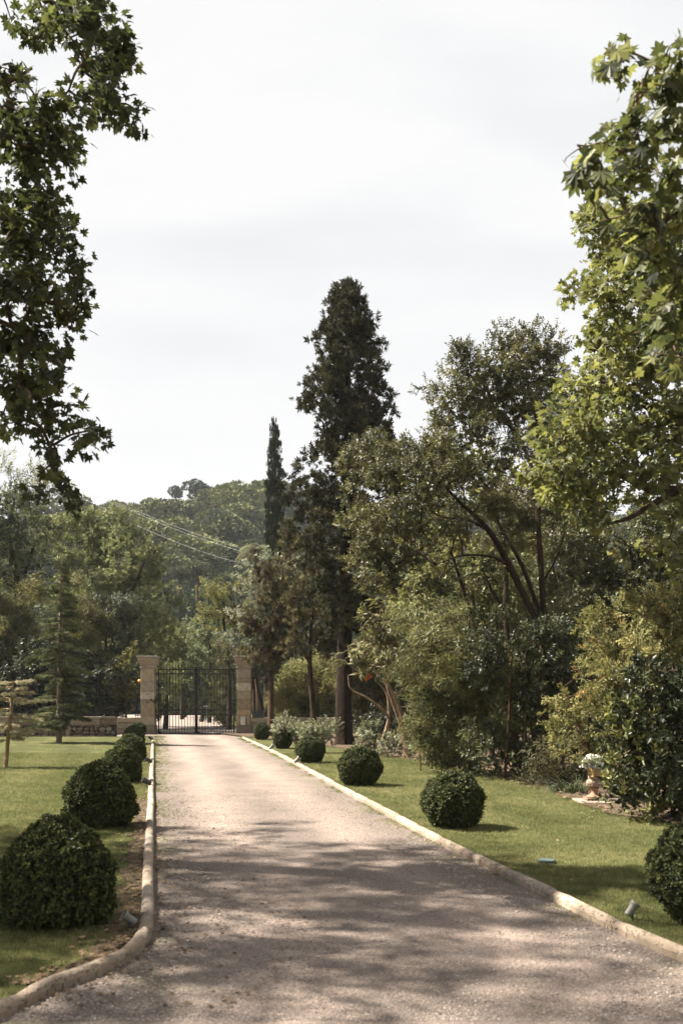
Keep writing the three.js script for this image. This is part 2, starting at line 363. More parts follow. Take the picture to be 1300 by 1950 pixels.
// wooded hill
function hillH(x, d) {
  const e = d - 6 * Math.sin(x * 0.03), rise = smooth(e, 78, 262);
  const top = 42.3 + 1.0 * Math.sin(x * 0.045 + 1.2) + 1.2 * noise3(x * 0.02, 1, 5) - 0.07 * Math.max(0, -x - 22) ;
  return top * Math.pow(rise, 1.15) + 2.4 * noise3(x * 0.018, d * 0.018, 3) * smooth(d, 90, 140) - 46 * smooth(d, 265, 420) - 0.3;
}
ground('hill', sheet(steps(76, 430, 70), () => -230, () => 260, 90, hillH, 0.1), dull({ map: soilColor, roughness: 1, color: col(0.75, 0.95, 0.6) }), 'wooded hill rising behind the garden');

// ---------------------------------------------------------------- kerbs
function kerb(pts, label, seed) {
  const t = thing('kerb', label, 'kerb'), r = rng(seed), curve = new THREE.CatmullRomCurve3(pts.map((p) => V(p.x, 0, p.z)), false, 'centripetal'), L = curve.getLength(), prof = [];
  curve.arcLengthDivisions = 600; curve.updateArcLengths();
  const w = 0.047, h = 0.078; prof.push([-w, -0.05], [-w, h * 0.45]);
  for (let i = 0; i <= 6; i++) { const a = Math.PI * (1 - i / 6); prof.push([Math.cos(a) * w, h * 0.5 + Math.sin(a) * h * 0.5]); }
  prof.push([w, h * 0.45], [w, -0.05]);
  const mats = [stone(0.34, 0.26, 0.19, 0.02), stone(0.40, 0.315, 0.235, 0.02), stone(0.27, 0.21, 0.155, 0.02), stone(0.31, 0.255, 0.205, 0.02)];
  for (let s = -0.0; s < L - 0.2;) {
    const len = Math.min(0.98 + 0.04 * r(), L - s), a = s + 0.009, b = s + len - 0.009, n = 6, pos = [], uv = [], idx = [], lift = (r() - 0.5) * 0.008, yaw = (r() - 0.5) * 0.008, tilt = (r() - 0.5) * 0.008;
    for (let i = 0; i <= n; i++) {
      const u = lerp(a, b, i / n) / L, p = curve.getPointAt(clamp(u, 0, 1)), g = curve.getTangentAt(clamp(u, 0, 1)), nx = -g.z, nz = g.x, end = i === 0 || i === n ? 0.92 : 1, wob = 1 + 0.013 * noise3(p.x * 5, 3, p.z * 5);
      prof.forEach(([x, y], j) => { pos.push(p.x + nx * (x * end * wob + yaw), y * (y > 0 ? end * wob : 1) + lift + tilt * (i / n - 0.5), p.z + nz * (x * end + yaw)); uv.push(j * 0.03 + s * 0.37, i / n * len); });
    }
    const m = prof.length;
    for (let i = 0; i < n; i++) for (let j = 0; j + 1 < m; j++) { const q = i * m + j; idx.push(q, q + m, q + 1, q + 1, q + m, q + m + 1); }
    for (const e of [0, n]) for (let j = 1; j + 1 < m; j++) { const q = e * m; e ? idx.push(q, q + j + 1, q + j) : idx.push(q, q + j, q + j + 1); }
    const g = new THREE.BufferGeometry(); g.setAttribute('position', new THREE.Float32BufferAttribute(pos, 3)); g.setAttribute('uv', new THREE.Float32BufferAttribute(uv, 2)); g.setIndex(idx); g.computeVertexNormals();
    part('kerb_stone', g, mats[Math.floor(r() * 4)], t);
    s += len;
  }
  t.userData.kind = 'structure';
}
kerb(leftKerb, 'rounded stone kerb that curves away at its near end, left of the drive', 4);
kerb(rightKerb, 'straight rounded stone kerb between the drive and the sunlit lawn', 9);

// ---------------------------------------------------------------- gate pillars, gate, walls
const GD = 41, GK = F / GD, gx = (px) => (px - CX) / GK, gy = (py) => EYE + (CY - py) / GK;
const squareLathe = (pts) => { const g = new THREE.LatheGeometry(pts.map(([w, y]) => new THREE.Vector2(w * Math.SQRT2, y)), 4, Math.PI / 4).toNonIndexed(); g.computeVertexNormals(); return g; };
function pillar(pxl, pxr, cuts, tones, label) {
  const w = (pxr - pxl) / GK, x = gx((pxl + pxr) / 2), t = thing('gate_pillar', label, 'pillar', [x, 0, -GD - w / 2]);
  part('plinth', at(box(w + 0.07, gy(1381), w + 0.07, 0.02), 0, gy(1381) / 2 - 0.005, 0), stone(0.25, 0.2, 0.15), t);
  for (let i = 0; i + 1 < cuts.length; i++) {
    const y0 = gy(cuts[i + 1]) + 0.004, y1 = gy(cuts[i]) - 0.004, e = ((i * 7) % 3 - 1) * 0.003;
    part('stone_block', at(box(w + e, y1 - y0, w + e, 0.012), 0, (y0 + y1) / 2, 0), stone(...tones[i]), t);
  }
  part('mortar', at(box(w - 0.03, gy(1272) - gy(1381), w - 0.03), 0, (gy(1272) + gy(1381)) / 2, 0), stone(0.2, 0.17, 0.13), t);
  const a = w / 2, y0 = gy(1272), c = part('capital', squareLathe([[0, y0], [a + 0.035, y0], [a + 0.04, y0 + 0.03], [a + 0.02, y0 + 0.05], [a + 0.01, y0 + 0.11], [a + 0.035, y0 + 0.12], [a + 0.035, y0 + 0.16], [a + 0.06, y0 + 0.2], [a + 0.09, y0 + 0.3], [a + 0.11, y0 + 0.39], [a + 0.12, y0 + 0.43], [0, y0 + 0.43]]), stone(0.37, 0.3, 0.22), t);
  part('cap_slab', at(box(w + 0.29, 0.06, w + 0.29, 0.012), 0, y0 + 0.462, 0), stone(0.36, 0.33, 0.29), c);
  return t;
}
const tan = [0.42, 0.35, 0.25], pale = [0.56, 0.5, 0.4], brown = [0.34, 0.27, 0.185], honey = [0.48, 0.37, 0.22], dun = [0.38, 0.325, 0.25];
pillar(268.2, 293.6, [1272, 1298, 1317, 1332, 1364, 1381], [tan, dun, pale, brown, tan], 'square sandstone gate pillar with the orange lamp, near the row of dark bushes');
pillar(451.2, 476.4, [1272, 1291, 1300, 1316, 1332, 1351, 1363, 1381], [dun, brown, pale, tan, brown, honey, tan], 'square sandstone gate pillar that carries the pale metal box');
{ const t = thing('warning_lamp', 'small round orange lamp beside the stone gate pillar', 'lamp', [gx(264.3), gy(1297), -GD - 0.2]);
  part('lens', at(new THREE.SphereGeometry(0.075, 20, 14), 0, 0, 0), M.orange, t);
  part('bracket', mergeGeometries([at(box(0.1, 0.03, 0.05), 0.06, -0.05, 0), at(new THREE.CylinderGeometry(0.05, 0.055, 0.05, 16), 0, -0.075, 0).toNonIndexed()]), M.darkMetal, t); }
{ const w = (467.6 - 459) / GK, h = (1381 - 1366) / GK, t = thing('intercom_box', 'pale cream metal box fixed low on the stone gate pillar', 'box', [gx(463.3), gy(1373.4), -GD + 0.03]);
  part('housing', box(w, h, 0.07, 0.012, 2), M.cream, t);
  part('hood', at(box(w + 0.03, 0.02, 0.1, 0.006), 0, h / 2 + 0.012, 0.01), M.cream, t);
  part('frame', mergeGeometries([at(box(w + 0.035, 0.02, 0.03, 0.004), 0, -h / 2 - 0.012, -0.015), at(box(0.02, h, 0.03, 0.004), -w / 2 - 0.012, 0, -0.015), at(box(0.02, h, 0.03, 0.004), w / 2 + 0.012, 0, -0.015)].map((g) => g)), M.darkMetal, t); }
function gateLeaf(pxHinge, pxMeet, label) {
  const t = thing('iron_gate', label, 'gate', [gx(pxHinge), 0, -GD - 0.28]), W = gx(pxMeet) - gx(pxHinge), s = Math.sign(W), w = Math.abs(W), X = (u) => s * u;
  const b0 = gy(1397.2), top = gy(1274.6);
  part('hinge_stile', at(box(0.055, top - b0 + 0.06, 0.055, 0.006), X(0.03), (top + b0) / 2, 0), M.iron, t);
  part('meeting_stile', at(box(0.062, top - b0 + 0.16, 0.06, 0.006), X(w - 0.03), (top + b0) / 2 + 0.03, 0), M.iron, t);
  for (const py of [1274.6, 1282.9, 1352, 1361.2, 1388.6, 1397]) part('rail', at(box(w - 0.085, 0.045, 0.03, 0.005), X(w / 2), gy(py), 0), M.iron, t);
  const n = 12, bar = new THREE.CylinderGeometry(0.0125, 0.0125, gy(1268) - b0, 8), spear = new THREE.ConeGeometry(0.022, 0.11, 8);
  for (let i = 1; i <= n; i++) {
    const o = part('bar', bar.clone(), M.iron, t); o.position.set(X(w * i / (n + 1)), (gy(1268) + b0) / 2, 0);
    const k = part('spear_tip', spear, M.iron, o); k.position.y = (gy(1268) - b0) / 2 + 0.05;
  }
  for (const [cx, cy, a] of [[0.05, b0 + 0.02, 0], [0.05, top - 0.02, 1], [w - 0.05, b0 + 0.02, 2]]) {       // curved corner braces
    const sh = new THREE.Shape(), q = 0.16; sh.moveTo(0, 0); sh.lineTo(q, 0); sh.absarc(q, q, q, -Math.PI / 2, -Math.PI, true); sh.lineTo(0, 0);
    const g = new THREE.ExtrudeGeometry(sh, { depth: 0.02, bevelEnabled: false });
    const fx = (a === 2 ? -1 : 1) * s, fy = a === 1 ? -1 : 1; g.applyMatrix4(new THREE.Matrix4().makeScale(fx, fy, 1));
    if (fx * fy < 0) { const p = g.toNonIndexed(), e = p.attributes.position; for (let i = 0; i < e.count; i += 3) { const x = e.getX(i + 1), y = e.getY(i + 1), z = e.getZ(i + 1); e.setXYZ(i + 1, e.getX(i + 2), e.getY(i + 2), e.getZ(i + 2)); e.setXYZ(i + 2, x, y, z); } p.computeVertexNormals(); g.copy(p); }
    part('corner_brace', at(g, X(cx), cy, -0.01), M.iron, t);
  }
  const f = new THREE.CylinderGeometry(0.03, 0.07, 0.1, 12); part('foot', at(f, X(w - 0.03), 0.05, 0), M.iron, t);
  return t;
}
gateLeaf(299, 372.02, 'closed black iron gate leaf hung on the pillar with the orange lamp');
gateLeaf(446, 372.15, 'closed black iron gate leaf hung on the pillar with the pale box');

// rubble wall with coping, low ashlar walls, railings
function lump(w, h, d, seed) {                                  // an uneven stone
  const g = new THREE.IcosahedronGeometry(0.5, 1), p = g.attributes.position, r = seed * 3.7;
  for (let i = 0; i < p.count; i++) {
    const v = V(p.getX(i), p.getY(i), p.getZ(i)), m = Math.max(Math.abs(v.x), Math.abs(v.y), Math.abs(v.z)), k = lerp(1, 0.5 / m, 0.62) * (1 + 0.16 * noise3(v.x * 3 + r, v.y * 3, v.z * 3 + r));
    p.setXYZ(i, v.x * k * w, v.y * k * h, v.z * k * d);
  }
  const uv = new Float32Array(p.count * 2); for (let i = 0; i < p.count; i++) { uv[i * 2] = p.getX(i) + r; uv[i * 2 + 1] = p.getY(i); }
  g.setAttribute('uv', new THREE.BufferAttribute(uv, 2)); g.computeVertexNormals(); return g;
}
{ const d = 38, x1 = (218 - CX) / F * d, x0 = -16.2, top = EYE + (CY - 1365) / F * d, cop = 0.33, t = thing('rubble_wall', 'low rubble stone wall with big coping stones behind the left lawn', 'wall', [0, 0, -d]), r = rng(31);
  const tones = [[0.33, 0.26, 0.2], [0.22, 0.165, 0.12], [0.42, 0.35, 0.28], [0.30, 0.20, 0.145], [0.19, 0.155, 0.125]].map((c) => stone(...c, 0.03));
  part('mortar_core', at(box(x1 - x0, top - cop + 0.02, 0.42, 0.02), (x0 + x1) / 2, (top - cop) / 2, -0.26), std({ map: soilColor, bumpMap: soilBump, bumpScale: 0.04, color: col(0.55, 0.55, 0.55), roughness: 1 }), t);
  for (let x = x0; x < x1 - 0.05;) { let w = Math.min(0.5 + 0.7 * r(), x1 - x); if (x1 - x - w < 0.3) w = x1 - x; part('coping_stone', at(box(w - 0.018, cop + 0.03 * (r() - 0.5), 0.52 + 0.03 * r(), 0.035, 2), x + w / 2, top - cop / 2, -0.24), tones[Math.floor(r() * 5)], t); x += w; }
  const shapes = Array.from({ length: 8 }, (_, i) => lump(1, 1, 1, i + 1));
  for (let y = 0.0, row = 0; y < top - cop - 0.05; row++) {
    const h = Math.min(0.09 + 0.07 * r(), top - cop - y);
    for (let x = x0 + r() * 0.1; x < x1;) {
      const w = 0.1 + 0.2 * r(); if (x + w > x1 + 0.02) break;
      if (x > -13.9 || r() < 0) { const o = part('stone', shapes[Math.floor(r() * 8)], tones[Math.floor(r() * 5)], t); o.position.set(x + w / 2, y + h / 2 + (r() - 0.5) * 0.02, -0.035 + 0.035 * (r() - 0.5)); o.scale.set(w * 0.93, h * (0.85 + 0.25 * r()), 0.17); o.rotation.z = (r() - 0.5) * 0.25; }
      x += w;
    }
    y += h;
  }
  const px = (130.5 - CX) / F * d; part('upright_stone', at(box(0.17, 0.42, 0.12, 0.02), px, 0.22, 0.03), stone(0.34, 0.28, 0.22), t);
  for (const [rx0, rx1, dz, y0, label] of [[x0, x1, -d - 0.3, top, 'black iron railings on top of the rubble stone wall'], [x1 + 0.1, gx(266), -GD - 0.3, gy(1367), 'short black iron railings on the low ashlar wall beside the gate pillar']]) {
    const f = thing('iron_railing', label, 'railing', [0, y0, dz]), H = 1.32;
    for (const y of [0.09, H - 0.12]) part('rail', at(box(rx1 - rx0, 0.03, 0.03, 0.004), (rx0 + rx1) / 2, y, 0), M.iron, f);
    const g = new THREE.CylinderGeometry(0.01, 0.01, H, 6), n = Math.round((rx1 - rx0) / 0.13);
    for (let i = 0; i <= n; i++) part('bar', g, M.iron, f).position.set(lerp(rx0 + 0.03, rx1 - 0.03, i / n), H / 2 - 0.015, 0);
  }
}
function ashlar(x0, x1, label, seed) {
  const t = thing('low_wall', label, 'wall', [0, 0, -GD - 0.28]), r = rng(seed), y1 = gy(1376), y2 = gy(1367);
  part('wall_core', at(box(x1 - x0, y1 - 0.01, 0.36), (x0 + x1) / 2, y1 / 2 - 0.006, 0), stone(0.17, 0.135, 0.1), t);
  for (let row = 0; row < 2; row++) for (let x = x0, first = row; x < x1 - 0.02; first = 0) { let w = Math.min((first ? 0.3 : 0.55) + 0.2 * r(), x1 - x); if (x1 - x - w < 0.15) w = x1 - x; part('stone_block', at(box(w - 0.012, y1 / 2 - 0.012, 0.4 + 0.01 * r(), 0.012), x + w / 2, y1 * (0.25 + row * 0.5), 0), stone(...[dun, brown, tan][Math.floor(r() * 3)]), t); x += w; }
  for (let x = x0; x < x1 - 0.02;) { let w = Math.min(0.7 + 0.3 * r(), x1 - x); if (x1 - x - w < 0.3) w = x1 - x; part('coping_stone', at(box(w - 0.008, y2 - y1, 0.5, 0.02), x + w / 2, (y1 + y2) / 2, 0), stone(...tan), t); x += w; }
}
ashlar((218 - CX) / F * 38 - 0.6, gx(268), 'low ashlar stone wall joining the rubble wall to the gate pillar', 3);
ashlar(gx(476.6), gx(650), 'low ashlar stone wall with the black letterbox, running behind the tree trunks', 8);
{ const w = (502 - 480) / GK, h = (1363.5 - 1352) / GK, t = thing('letterbox', 'glossy black letterbox standing on the low wall beside the gate pillar', 'letterbox', [gx(491), gy(1367) + 0.003, -GD - 0.2]);
  part('housing', at(box(w, h, 0.34, 0.02, 2), 0, h / 2, 0), M.black, t);
  part('lid', at(box(w + 0.03, 0.035, 0.38, 0.012, 2), 0, h + 0.012, 0), M.black, t);
  part('flap', at(box(w * 0.8, 0.045, 0.012, 0.005), 0, h * 0.66, 0.176), M.darkMetal, t); }
{ const d = 62, p = G(394, 1372), k = d / F; const t = thing('utility_cabinet', 'small pale blue grey cabinet standing on the verge beyond the gate', 'cabinet', [(393.5 - CX) * k, 0, -d]);
  part('housing', at(box(0.3, 0.85, 0.25, 0.02), 0, 0.45, 0), std({ color: col(0.45, 0.52, 0.58), roughness: 0.6 }), t);
  part('cap', at(box(0.36, 0.05, 0.3, 0.015), 0, 0.9, 0), std({ color: col(0.5, 0.55, 0.6), roughness: 0.6 }), t); }

// ---------------------------------------------------------------- foliage kinds
const pal = (...cs) => cs.map((c) => col(...c));
const L = {
  oak: leafMat(0.3, 0.35, 0.38, 1.15), soft: leafMat(0.34, 0, 0.35, 1.18), plane: leafMat(0.5, 0.25, 0.4, 1.45), conifer: leafMat(0.12), bamboo: leafMat(0.42, 0.2, 0.4), gloss: leafMat(0.22, 0.3, 0.38), boxwood: leafMat(0.22, 0.2, 0.45, 1), flower: leafMat(0.3, 0, 0.35, 1), grass: leafMat(0.4, 0, 0.35, 1), far: leafMat(0.05, 0, 0.35, 1),
};
const T = {
  oak: twig({ n: 11, len: 0.085, wid: 0.021, stem: 0.2, open: 0.75, fold: 0.35, droop: 0.15, seed: 11 }),
  broad: twig({ n: 10, len: 0.10, wid: 0.03, stem: 0.22, open: 0.8, fold: 0.3, droop: 0.15, seed: 12 }),
  ash: twig({ n: 14, len: 0.16, wid: 0.035, stem: 0.42, open: 0.7, fold: 0.2, droop: 0.2, seed: 13 }),
  farleaf: twig({ n: 12, len: 0.2, wid: 0.06, stem: 0.5, open: 0.8, fold: 0.3, droop: 0.1, seed: 14 }),
  willow: twig({ n: 12, len: 0.2, wid: 0.022, stem: 0.5, open: 0.55, fold: 0.2, droop: 0.25, seed: 15 }),
  spray: twig({ n: 18, len: 0.13, wid: 0.017, stem: 0.3, open: 0.42, fold: 0.5, droop: 0, seed: 16, tint: 0.2 }),
  tuft: twig({ n: 22, len: 0.13, wid: 0.02, stem: 0.14, open: 0.85, fold: 0.5, droop: 0, seed: 17, tint: 0.2 }),
  bamboo: twig({ n: 11, len: 0.15, wid: 0.012, stem: 0.26, open: 0.7, fold: 0.15, droop: 0.45, seed: 18 }),
  loquat: twig({ n: 9, len: 0.24, wid: 0.033, stem: 0.12, open: 0.95, fold: 0.25, droop: 0.35, seed: 19 }),
  laurel: twig({ n: 8, len: 0.1, wid: 0.024, stem: 0.14, open: 0.65, fold: 0.4, droop: 0.1, seed: 20 }),
  small: twig({ n: 12, len: 0.05, wid: 0.014, stem: 0.14, open: 0.8, fold: 0.3, droop: 0.1, seed: 21 }),
  nandina: twig({ n: 12, len: 0.075, wid: 0.016, stem: 0.22, open: 0.75, fold: 0.2, droop: 0.2, seed: 22, flat: 1 }),
  box: twig({ n: 13, len: 0.025, wid: 0.0088, stem: 0.055, open: 0.7, fold: 0.35, droop: 0, seed: 23 }),
  needle: twig({ n: 26, len: 0.06, wid: 0.006, stem: 0.16, open: 0.8, fold: 0.4, droop: 0, seed: 24, flat: 1 }),
};
const DK = { oak: pal([0.035, 0.038, 0.012], [0.062, 0.066, 0.018], [0.10, 0.10, 0.026]) };

// a tree or shrub with trunk and crown
function plant(name, label, category, base, { trunk = [], barkOf = bark(0.09, 0.075, 0.06), branches = 120, tip = 0.008, limbs = [], group, extra, turnTo, ...c }) {
  const t = thing(name, label, category, base, 0, group), subs = [], parts = [];
  const local = (l) => l.map(([x, y, z, r]) => [x - base[0], y - base[1], z - base[2], r]);
  const list = [].concat(c.crowns ?? [c]), all = [];
  for (const k of list) {
    const o = { ...c, ...k, blobs: k.blobs.map((b) => ({ ...b, c: b.c.clone().sub(V(...base)) })) };
    all.push(...crown(t, k.part ?? 'crown', o).map((s) => s.c));
  }
  const ls = trunk.map(local);
  ls.forEach((l, i) => parts.push(limb(l, 8, 5, 0.07, i + 2)));
  if (branches && ls.length) parts.push(...grow(ls, all, { tip, most: branches, seed: c.seed ?? 1 }));
  if (parts.length) part(c.woodName ?? 'trunk', mergeGeometries(parts), barkOf, t);
  return t;
}
const B = (d, list, rz) => list.map(([x, y, rx, ry, dd = 0, k]) => ({ ...blob(x, y, rx, ry ?? rx * 0.85, d + dd, rz), k }));
const g3 = (px, py) => G(px, py).toArray();

// ---------------------------------------------------------------- left side, behind the wall
plant('tall_tree', 'tall dark tree with feathery pale tips at the left edge, behind the rubble wall', 'tree', P(42, 1324, 47).setY(0).toArray(), {
  trunk: [seen([[42, 1360, 47, 0.2], [37, 1180, 47, 0.17], [33, 1110, 47, 0.15], [22, 1040, 47, 0.1], [25, 970, 47, 0.05]]), seen([[37, 1140, 47, 0.1], [55, 1070, 47, 0.07], [75, 1010, 46.6, 0.04]]), seen([[38, 1125, 47, 0.07], [10, 1110, 47, 0.05], [-30, 1100, 47, 0.03]])],
  barkOf: bark(0.035, 0.03, 0.025), branches: 70, seed: 41, subR: 0.55, geo: T.ash, mat: L.soft,
  crowns: [
    { blobs: B(47, [[55, 1035, 62, 55], [0, 1050, 55, 60], [85, 1070, 42, 40, -1], [30, 985, 60, 45], [-50, 1000, 70, 80], [20, 1095, 60, 30]]), lai: 3.0, holes: 0.7, palette: pal([0.035, 0.045, 0.02], [0.075, 0.086, 0.038], [0.14, 0.148, 0.07]), up: 0.2 },
    { blobs: B(48, [[15, 930, 40, 42], [88, 945, 36, 38], [45, 945, 26, 34], [75, 915, 16, 22], [-20, 900, 30, 40]]), geo: T.willow, lai: 1.5, holes: 0.8, palette: pal([0.10, 0.11, 0.045], [0.15, 0.155, 0.06], [0.22, 0.21, 0.09]), up: 0.8, seed: 42 }],
});
plant('ash_tree', 'big rounded light green tree behind the rubble wall, beside the gate', 'tree', P(215, 1324, 52).setY(0).toArray(), {
  trunk: [seen([[215, 1370, 52, 0.25], [212, 1230, 52, 0.2], [205, 1120, 52, 0.14], [200, 1020, 52, 0.05]]), seen([[213, 1210, 52, 0.14], [250, 1130, 51, 0.1], [275, 1070, 51, 0.04]])],
  barkOf: bark(0.05, 0.04, 0.03), branches: 90, seed: 43, subR: 0.6, geo: T.ash, mat: L.soft, lai: 3.4, holes: 0.55, up: 0.55,
  blobs: B(52, [[150, 1035, 55, 50], [195, 1005, 36, 36], [228, 1010, 28, 40], [185, 1060, 60, 50, -1.5], [238, 1075, 52, 50], [272, 1068, 34, 34], [296, 1110, 24, 40], [285, 1155, 46, 52, -0.5], [316, 1200, 26, 46], [230, 1140, 60, 55, -1.5], [150, 1110, 55, 60, -1], [110, 1040, 40, 50], [334, 1245, 20, 30], [310, 1240, 36, 32], [262, 1215, 40, 40, -1]]),
  palette: pal([0.06, 0.07, 0.028], [0.145, 0.155, 0.062], [0.25, 0.25, 0.11]),
});
plant('olive_tree', 'silvery olive coloured small tree with upright shoots left of the gate pillar', 'tree', P(205, 1324, 45).setY(0).toArray(), {
  trunk: [seen([[205, 1385, 45, 0.1], [200, 1280, 45, 0.08], [205, 1180, 45, 0.04]])], branches: 40, seed: 44, subR: 0.4, geo: T.broad, mat: L.oak, lai: 3.6, holes: 0.5, up: 1.1, wild: 0.45,
  blobs: B(45, [[205, 1165, 50, 40], [235, 1175, 30, 46], [175, 1170, 36, 40], [225, 1225, 42, 46], [185, 1235, 46, 50], [258, 1205, 11, 30], [215, 1290, 46, 45]]),
  palette: pal([0.045, 0.055, 0.025], [0.08, 0.09, 0.045], [0.15, 0.155, 0.09]),
});
plant('bamboo_clump', 'yellow green bamboo clump between the deodar and the silvery olive tree', 'bamboo', P(160, 1324, 43.5).setY(0).toArray(), {
  trunk: [seen([[160, 1385, 43.5, 0.03], [155, 1250, 43.5, 0.025], [150, 1150, 43.5, 0.01]]), seen([[170, 1385, 43.5, 0.03], [175, 1260, 43.5, 0.025], [180, 1180, 43.5, 0.01]])], barkOf: bark(0.16, 0.13, 0.05), branches: 30, seed: 45, subR: 0.35, geo: T.bamboo, scale: 1.6, mat: L.bamboo, lai: 2.6, holes: 0.6, up: 0.1,
  blobs: B(43.5, [[150, 1150, 28, 36], [165, 1185, 32, 30], [178, 1210, 24, 36], [150, 1215, 26, 34], [172, 1250, 22, 30]]),
  palette: pal([0.075, 0.08, 0.025], [0.125, 0.12, 0.04], [0.19, 0.17, 0.06]),
});
plant('bamboo_clump', 'yellowing bamboo at the left edge below the tall dark tree', 'bamboo', P(12, 1324, 44).setY(0).toArray(), {
  trunk: [seen([[12, 1385, 44, 0.03], [14, 1250, 44, 0.025], [20, 1120, 44, 0.01]]), seen([[-10, 1385, 44, 0.03], [-6, 1250, 44, 0.025], [0, 1150, 44, 0.01]])], barkOf: bark(0.16, 0.13, 0.05), branches: 30, seed: 46, subR: 0.4, geo: T.bamboo, scale: 1.6, mat: L.bamboo, lai: 2.4, holes: 0.6, up: 0.1,
  blobs: B(44, [[10, 1160, 32, 46], [25, 1210, 30, 50], [-25, 1190, 40, 60], [55, 1130, 22, 26], [20, 1270, 32, 44]]),
  palette: pal([0.06, 0.068, 0.022], [0.105, 0.105, 0.035], [0.17, 0.145, 0.05]),
});
const darkHedge = pal([0.012, 0.015, 0.006], [0.024, 0.028, 0.010], [0.05, 0.053, 0.019]);
[[35, 1295, 62, 62, 42.5, 'dark evergreen shrub behind the railings at the left edge'], [120, 1290, 60, 66, 42.8, 'dark evergreen shrub behind the railings, just behind the deodar'], [190, 1310, 50, 56, 42.6, 'dark evergreen shrub behind the railings, below the silvery olive tree'], [-75, 1290, 70, 70, 42.5, null]].forEach(([x, y, rx, ry, d, label], i) => {
  if (!label) label = 'dark evergreen shrub behind the railings, partly out of view on the left';
  plant('evergreen_shrub', label, 'shrub', P(x, 1324, d).setY(0).toArray(), { trunk: [seen([[x, 1390, d, 0.07], [x, 1330, d, 0.05], [x + 4, 1290, d, 0.03]])], branches: 24, seed: 50 + i, subR: 0.45, geo: T.ash, mat: L.oak, lai: 4.5, fill: 0.3, blobs: B(d, [[x, y, rx, ry], [x - 15, y + 40, rx * 0.9, ry * 0.7], [x + 12, y - 25, rx * 0.6, ry * 0.6]]), palette: darkHedge });
});
plant('yellow_shrub', 'yellow green leafy shrub growing against the gate pillar with the orange lamp', 'shrub', P(238, 1324, 42).setY(0).toArray(), {
  trunk: [seen([[240, 1390, 42, 0.05], [240, 1320, 42, 0.04], [236, 1270, 42, 0.02]])], branches: 30, seed: 56, subR: 0.3, geo: T.broad, mat: L.soft, lai: 2.6, holes: 0.5,
  blobs: B(42, [[236, 1290, 24, 38], [252, 1265, 14, 24], [248, 1310, 18, 26], [228, 1325, 20, 24], [255, 1245, 9, 14]]),
  palette: pal([0.065, 0.068, 0.02], [0.12, 0.115, 0.035], [0.19, 0.165, 0.05]),
});

// deodar: drooping sprays on level branches
function conifer(name, label, base, trunkPts, rows, { seed, palette, needle = 1, barkOf, thick = 0.02, dense = 1 }) {
  const t = thing(name, label, 'tree', base), r = rng(seed), wood = [limb(trunkPts.map(([x, y, z, q]) => [x - base[0], y - base[1], z - base[2], q]), 8, 5, 0.06, seed)], list = [];
  const c = new THREE.CatmullRomCurve3(trunkPts.map(([x, y, z]) => V(x - base[0], y - base[1], z - base[2])));
  for (const [u, len, azi, rise, droop] of rows) {
    const p0 = c.getPoint(u), dir = V(Math.cos(azi), 0, Math.sin(azi)), tone = r(), pts = [];
    for (let i = 0; i <= 4; i++) { const s = i / 4; pts.push([p0.x + dir.x * len * s, p0.y + rise * len * s - droop * len * s * s, p0.z + dir.z * len * s, thick * (1.1 - s)]); }
    wood.push(limb(pts, 5, 2, 0.03, Math.floor(u * 999)));
    const k = new THREE.CatmullRomCurve3(pts.map((q) => V(q[0], q[1], q[2]))), n = Math.ceil(len * 34 * dense);
    for (let i = 0; i < n; i++) {
      const s = lerp(0.12, 1.02, (i + r()) / n), p = k.getPoint(Math.min(s, 1)), side = V(-dir.z, 0, dir.x).multiplyScalar((r() - 0.5) * len * 0.5 * (1.15 - s)), d = dir.clone().multiplyScalar(0.7).addScaledVector(side.clone().normalize(), 0.7).add(V(0, -0.12 - 0.2 * r(), 0)).addScaledVector(randDir(r), 0.25).normalize();
      list.push({ m: pose(p.add(side).add(V(0, -0.25 * Math.abs(side.length()) + 0.03 * (r() - 0.5), 0)), d, r() * 6.28, needle * (0.8 + 0.5 * r())), c: tint(palette, tone, r()) });
    }
  }
  scatter('crown', T.needle, L.conifer, list, t);
  part('trunk', mergeGeometries(wood), barkOf, t);
  return t;
}
{ const b = g3(113, 1416), d = -b[2], r = rng(61), rows = [], k = d / F;
  for (let i = 0; i < 150; i++) { const u = 0.14 + 0.84 * Math.pow(i / 150, 0.92), y = 1416 - u * 366, w = y > 1230 ? lerp(50, 58, (1416 - y) / 186) : lerp(64, 5, Math.pow((1230 - y) / 180, 0.85)); rows.push([u, w * k * (0.55 + 0.55 * r()), r() * 6.283, 0.12 + 0.1 * r(), 0.2 + 0.15 * r()]); }
  conifer('deodar_tree', 'young green deodar with drooping tiers and a pale bare lower trunk before the rubble wall', b, seen([[113, 1417, d, 0.1], [113, 1340, d, 0.085], [115, 1200, d, 0.055], [118, 1052, d, 0.012]]), rows, { seed: 62, palette: pal([0.035, 0.045, 0.02], [0.09, 0.105, 0.045], [0.19, 0.20, 0.09]), needle: 0.95, barkOf: bark(0.19, 0.165, 0.13), dense: 1.25 });
}
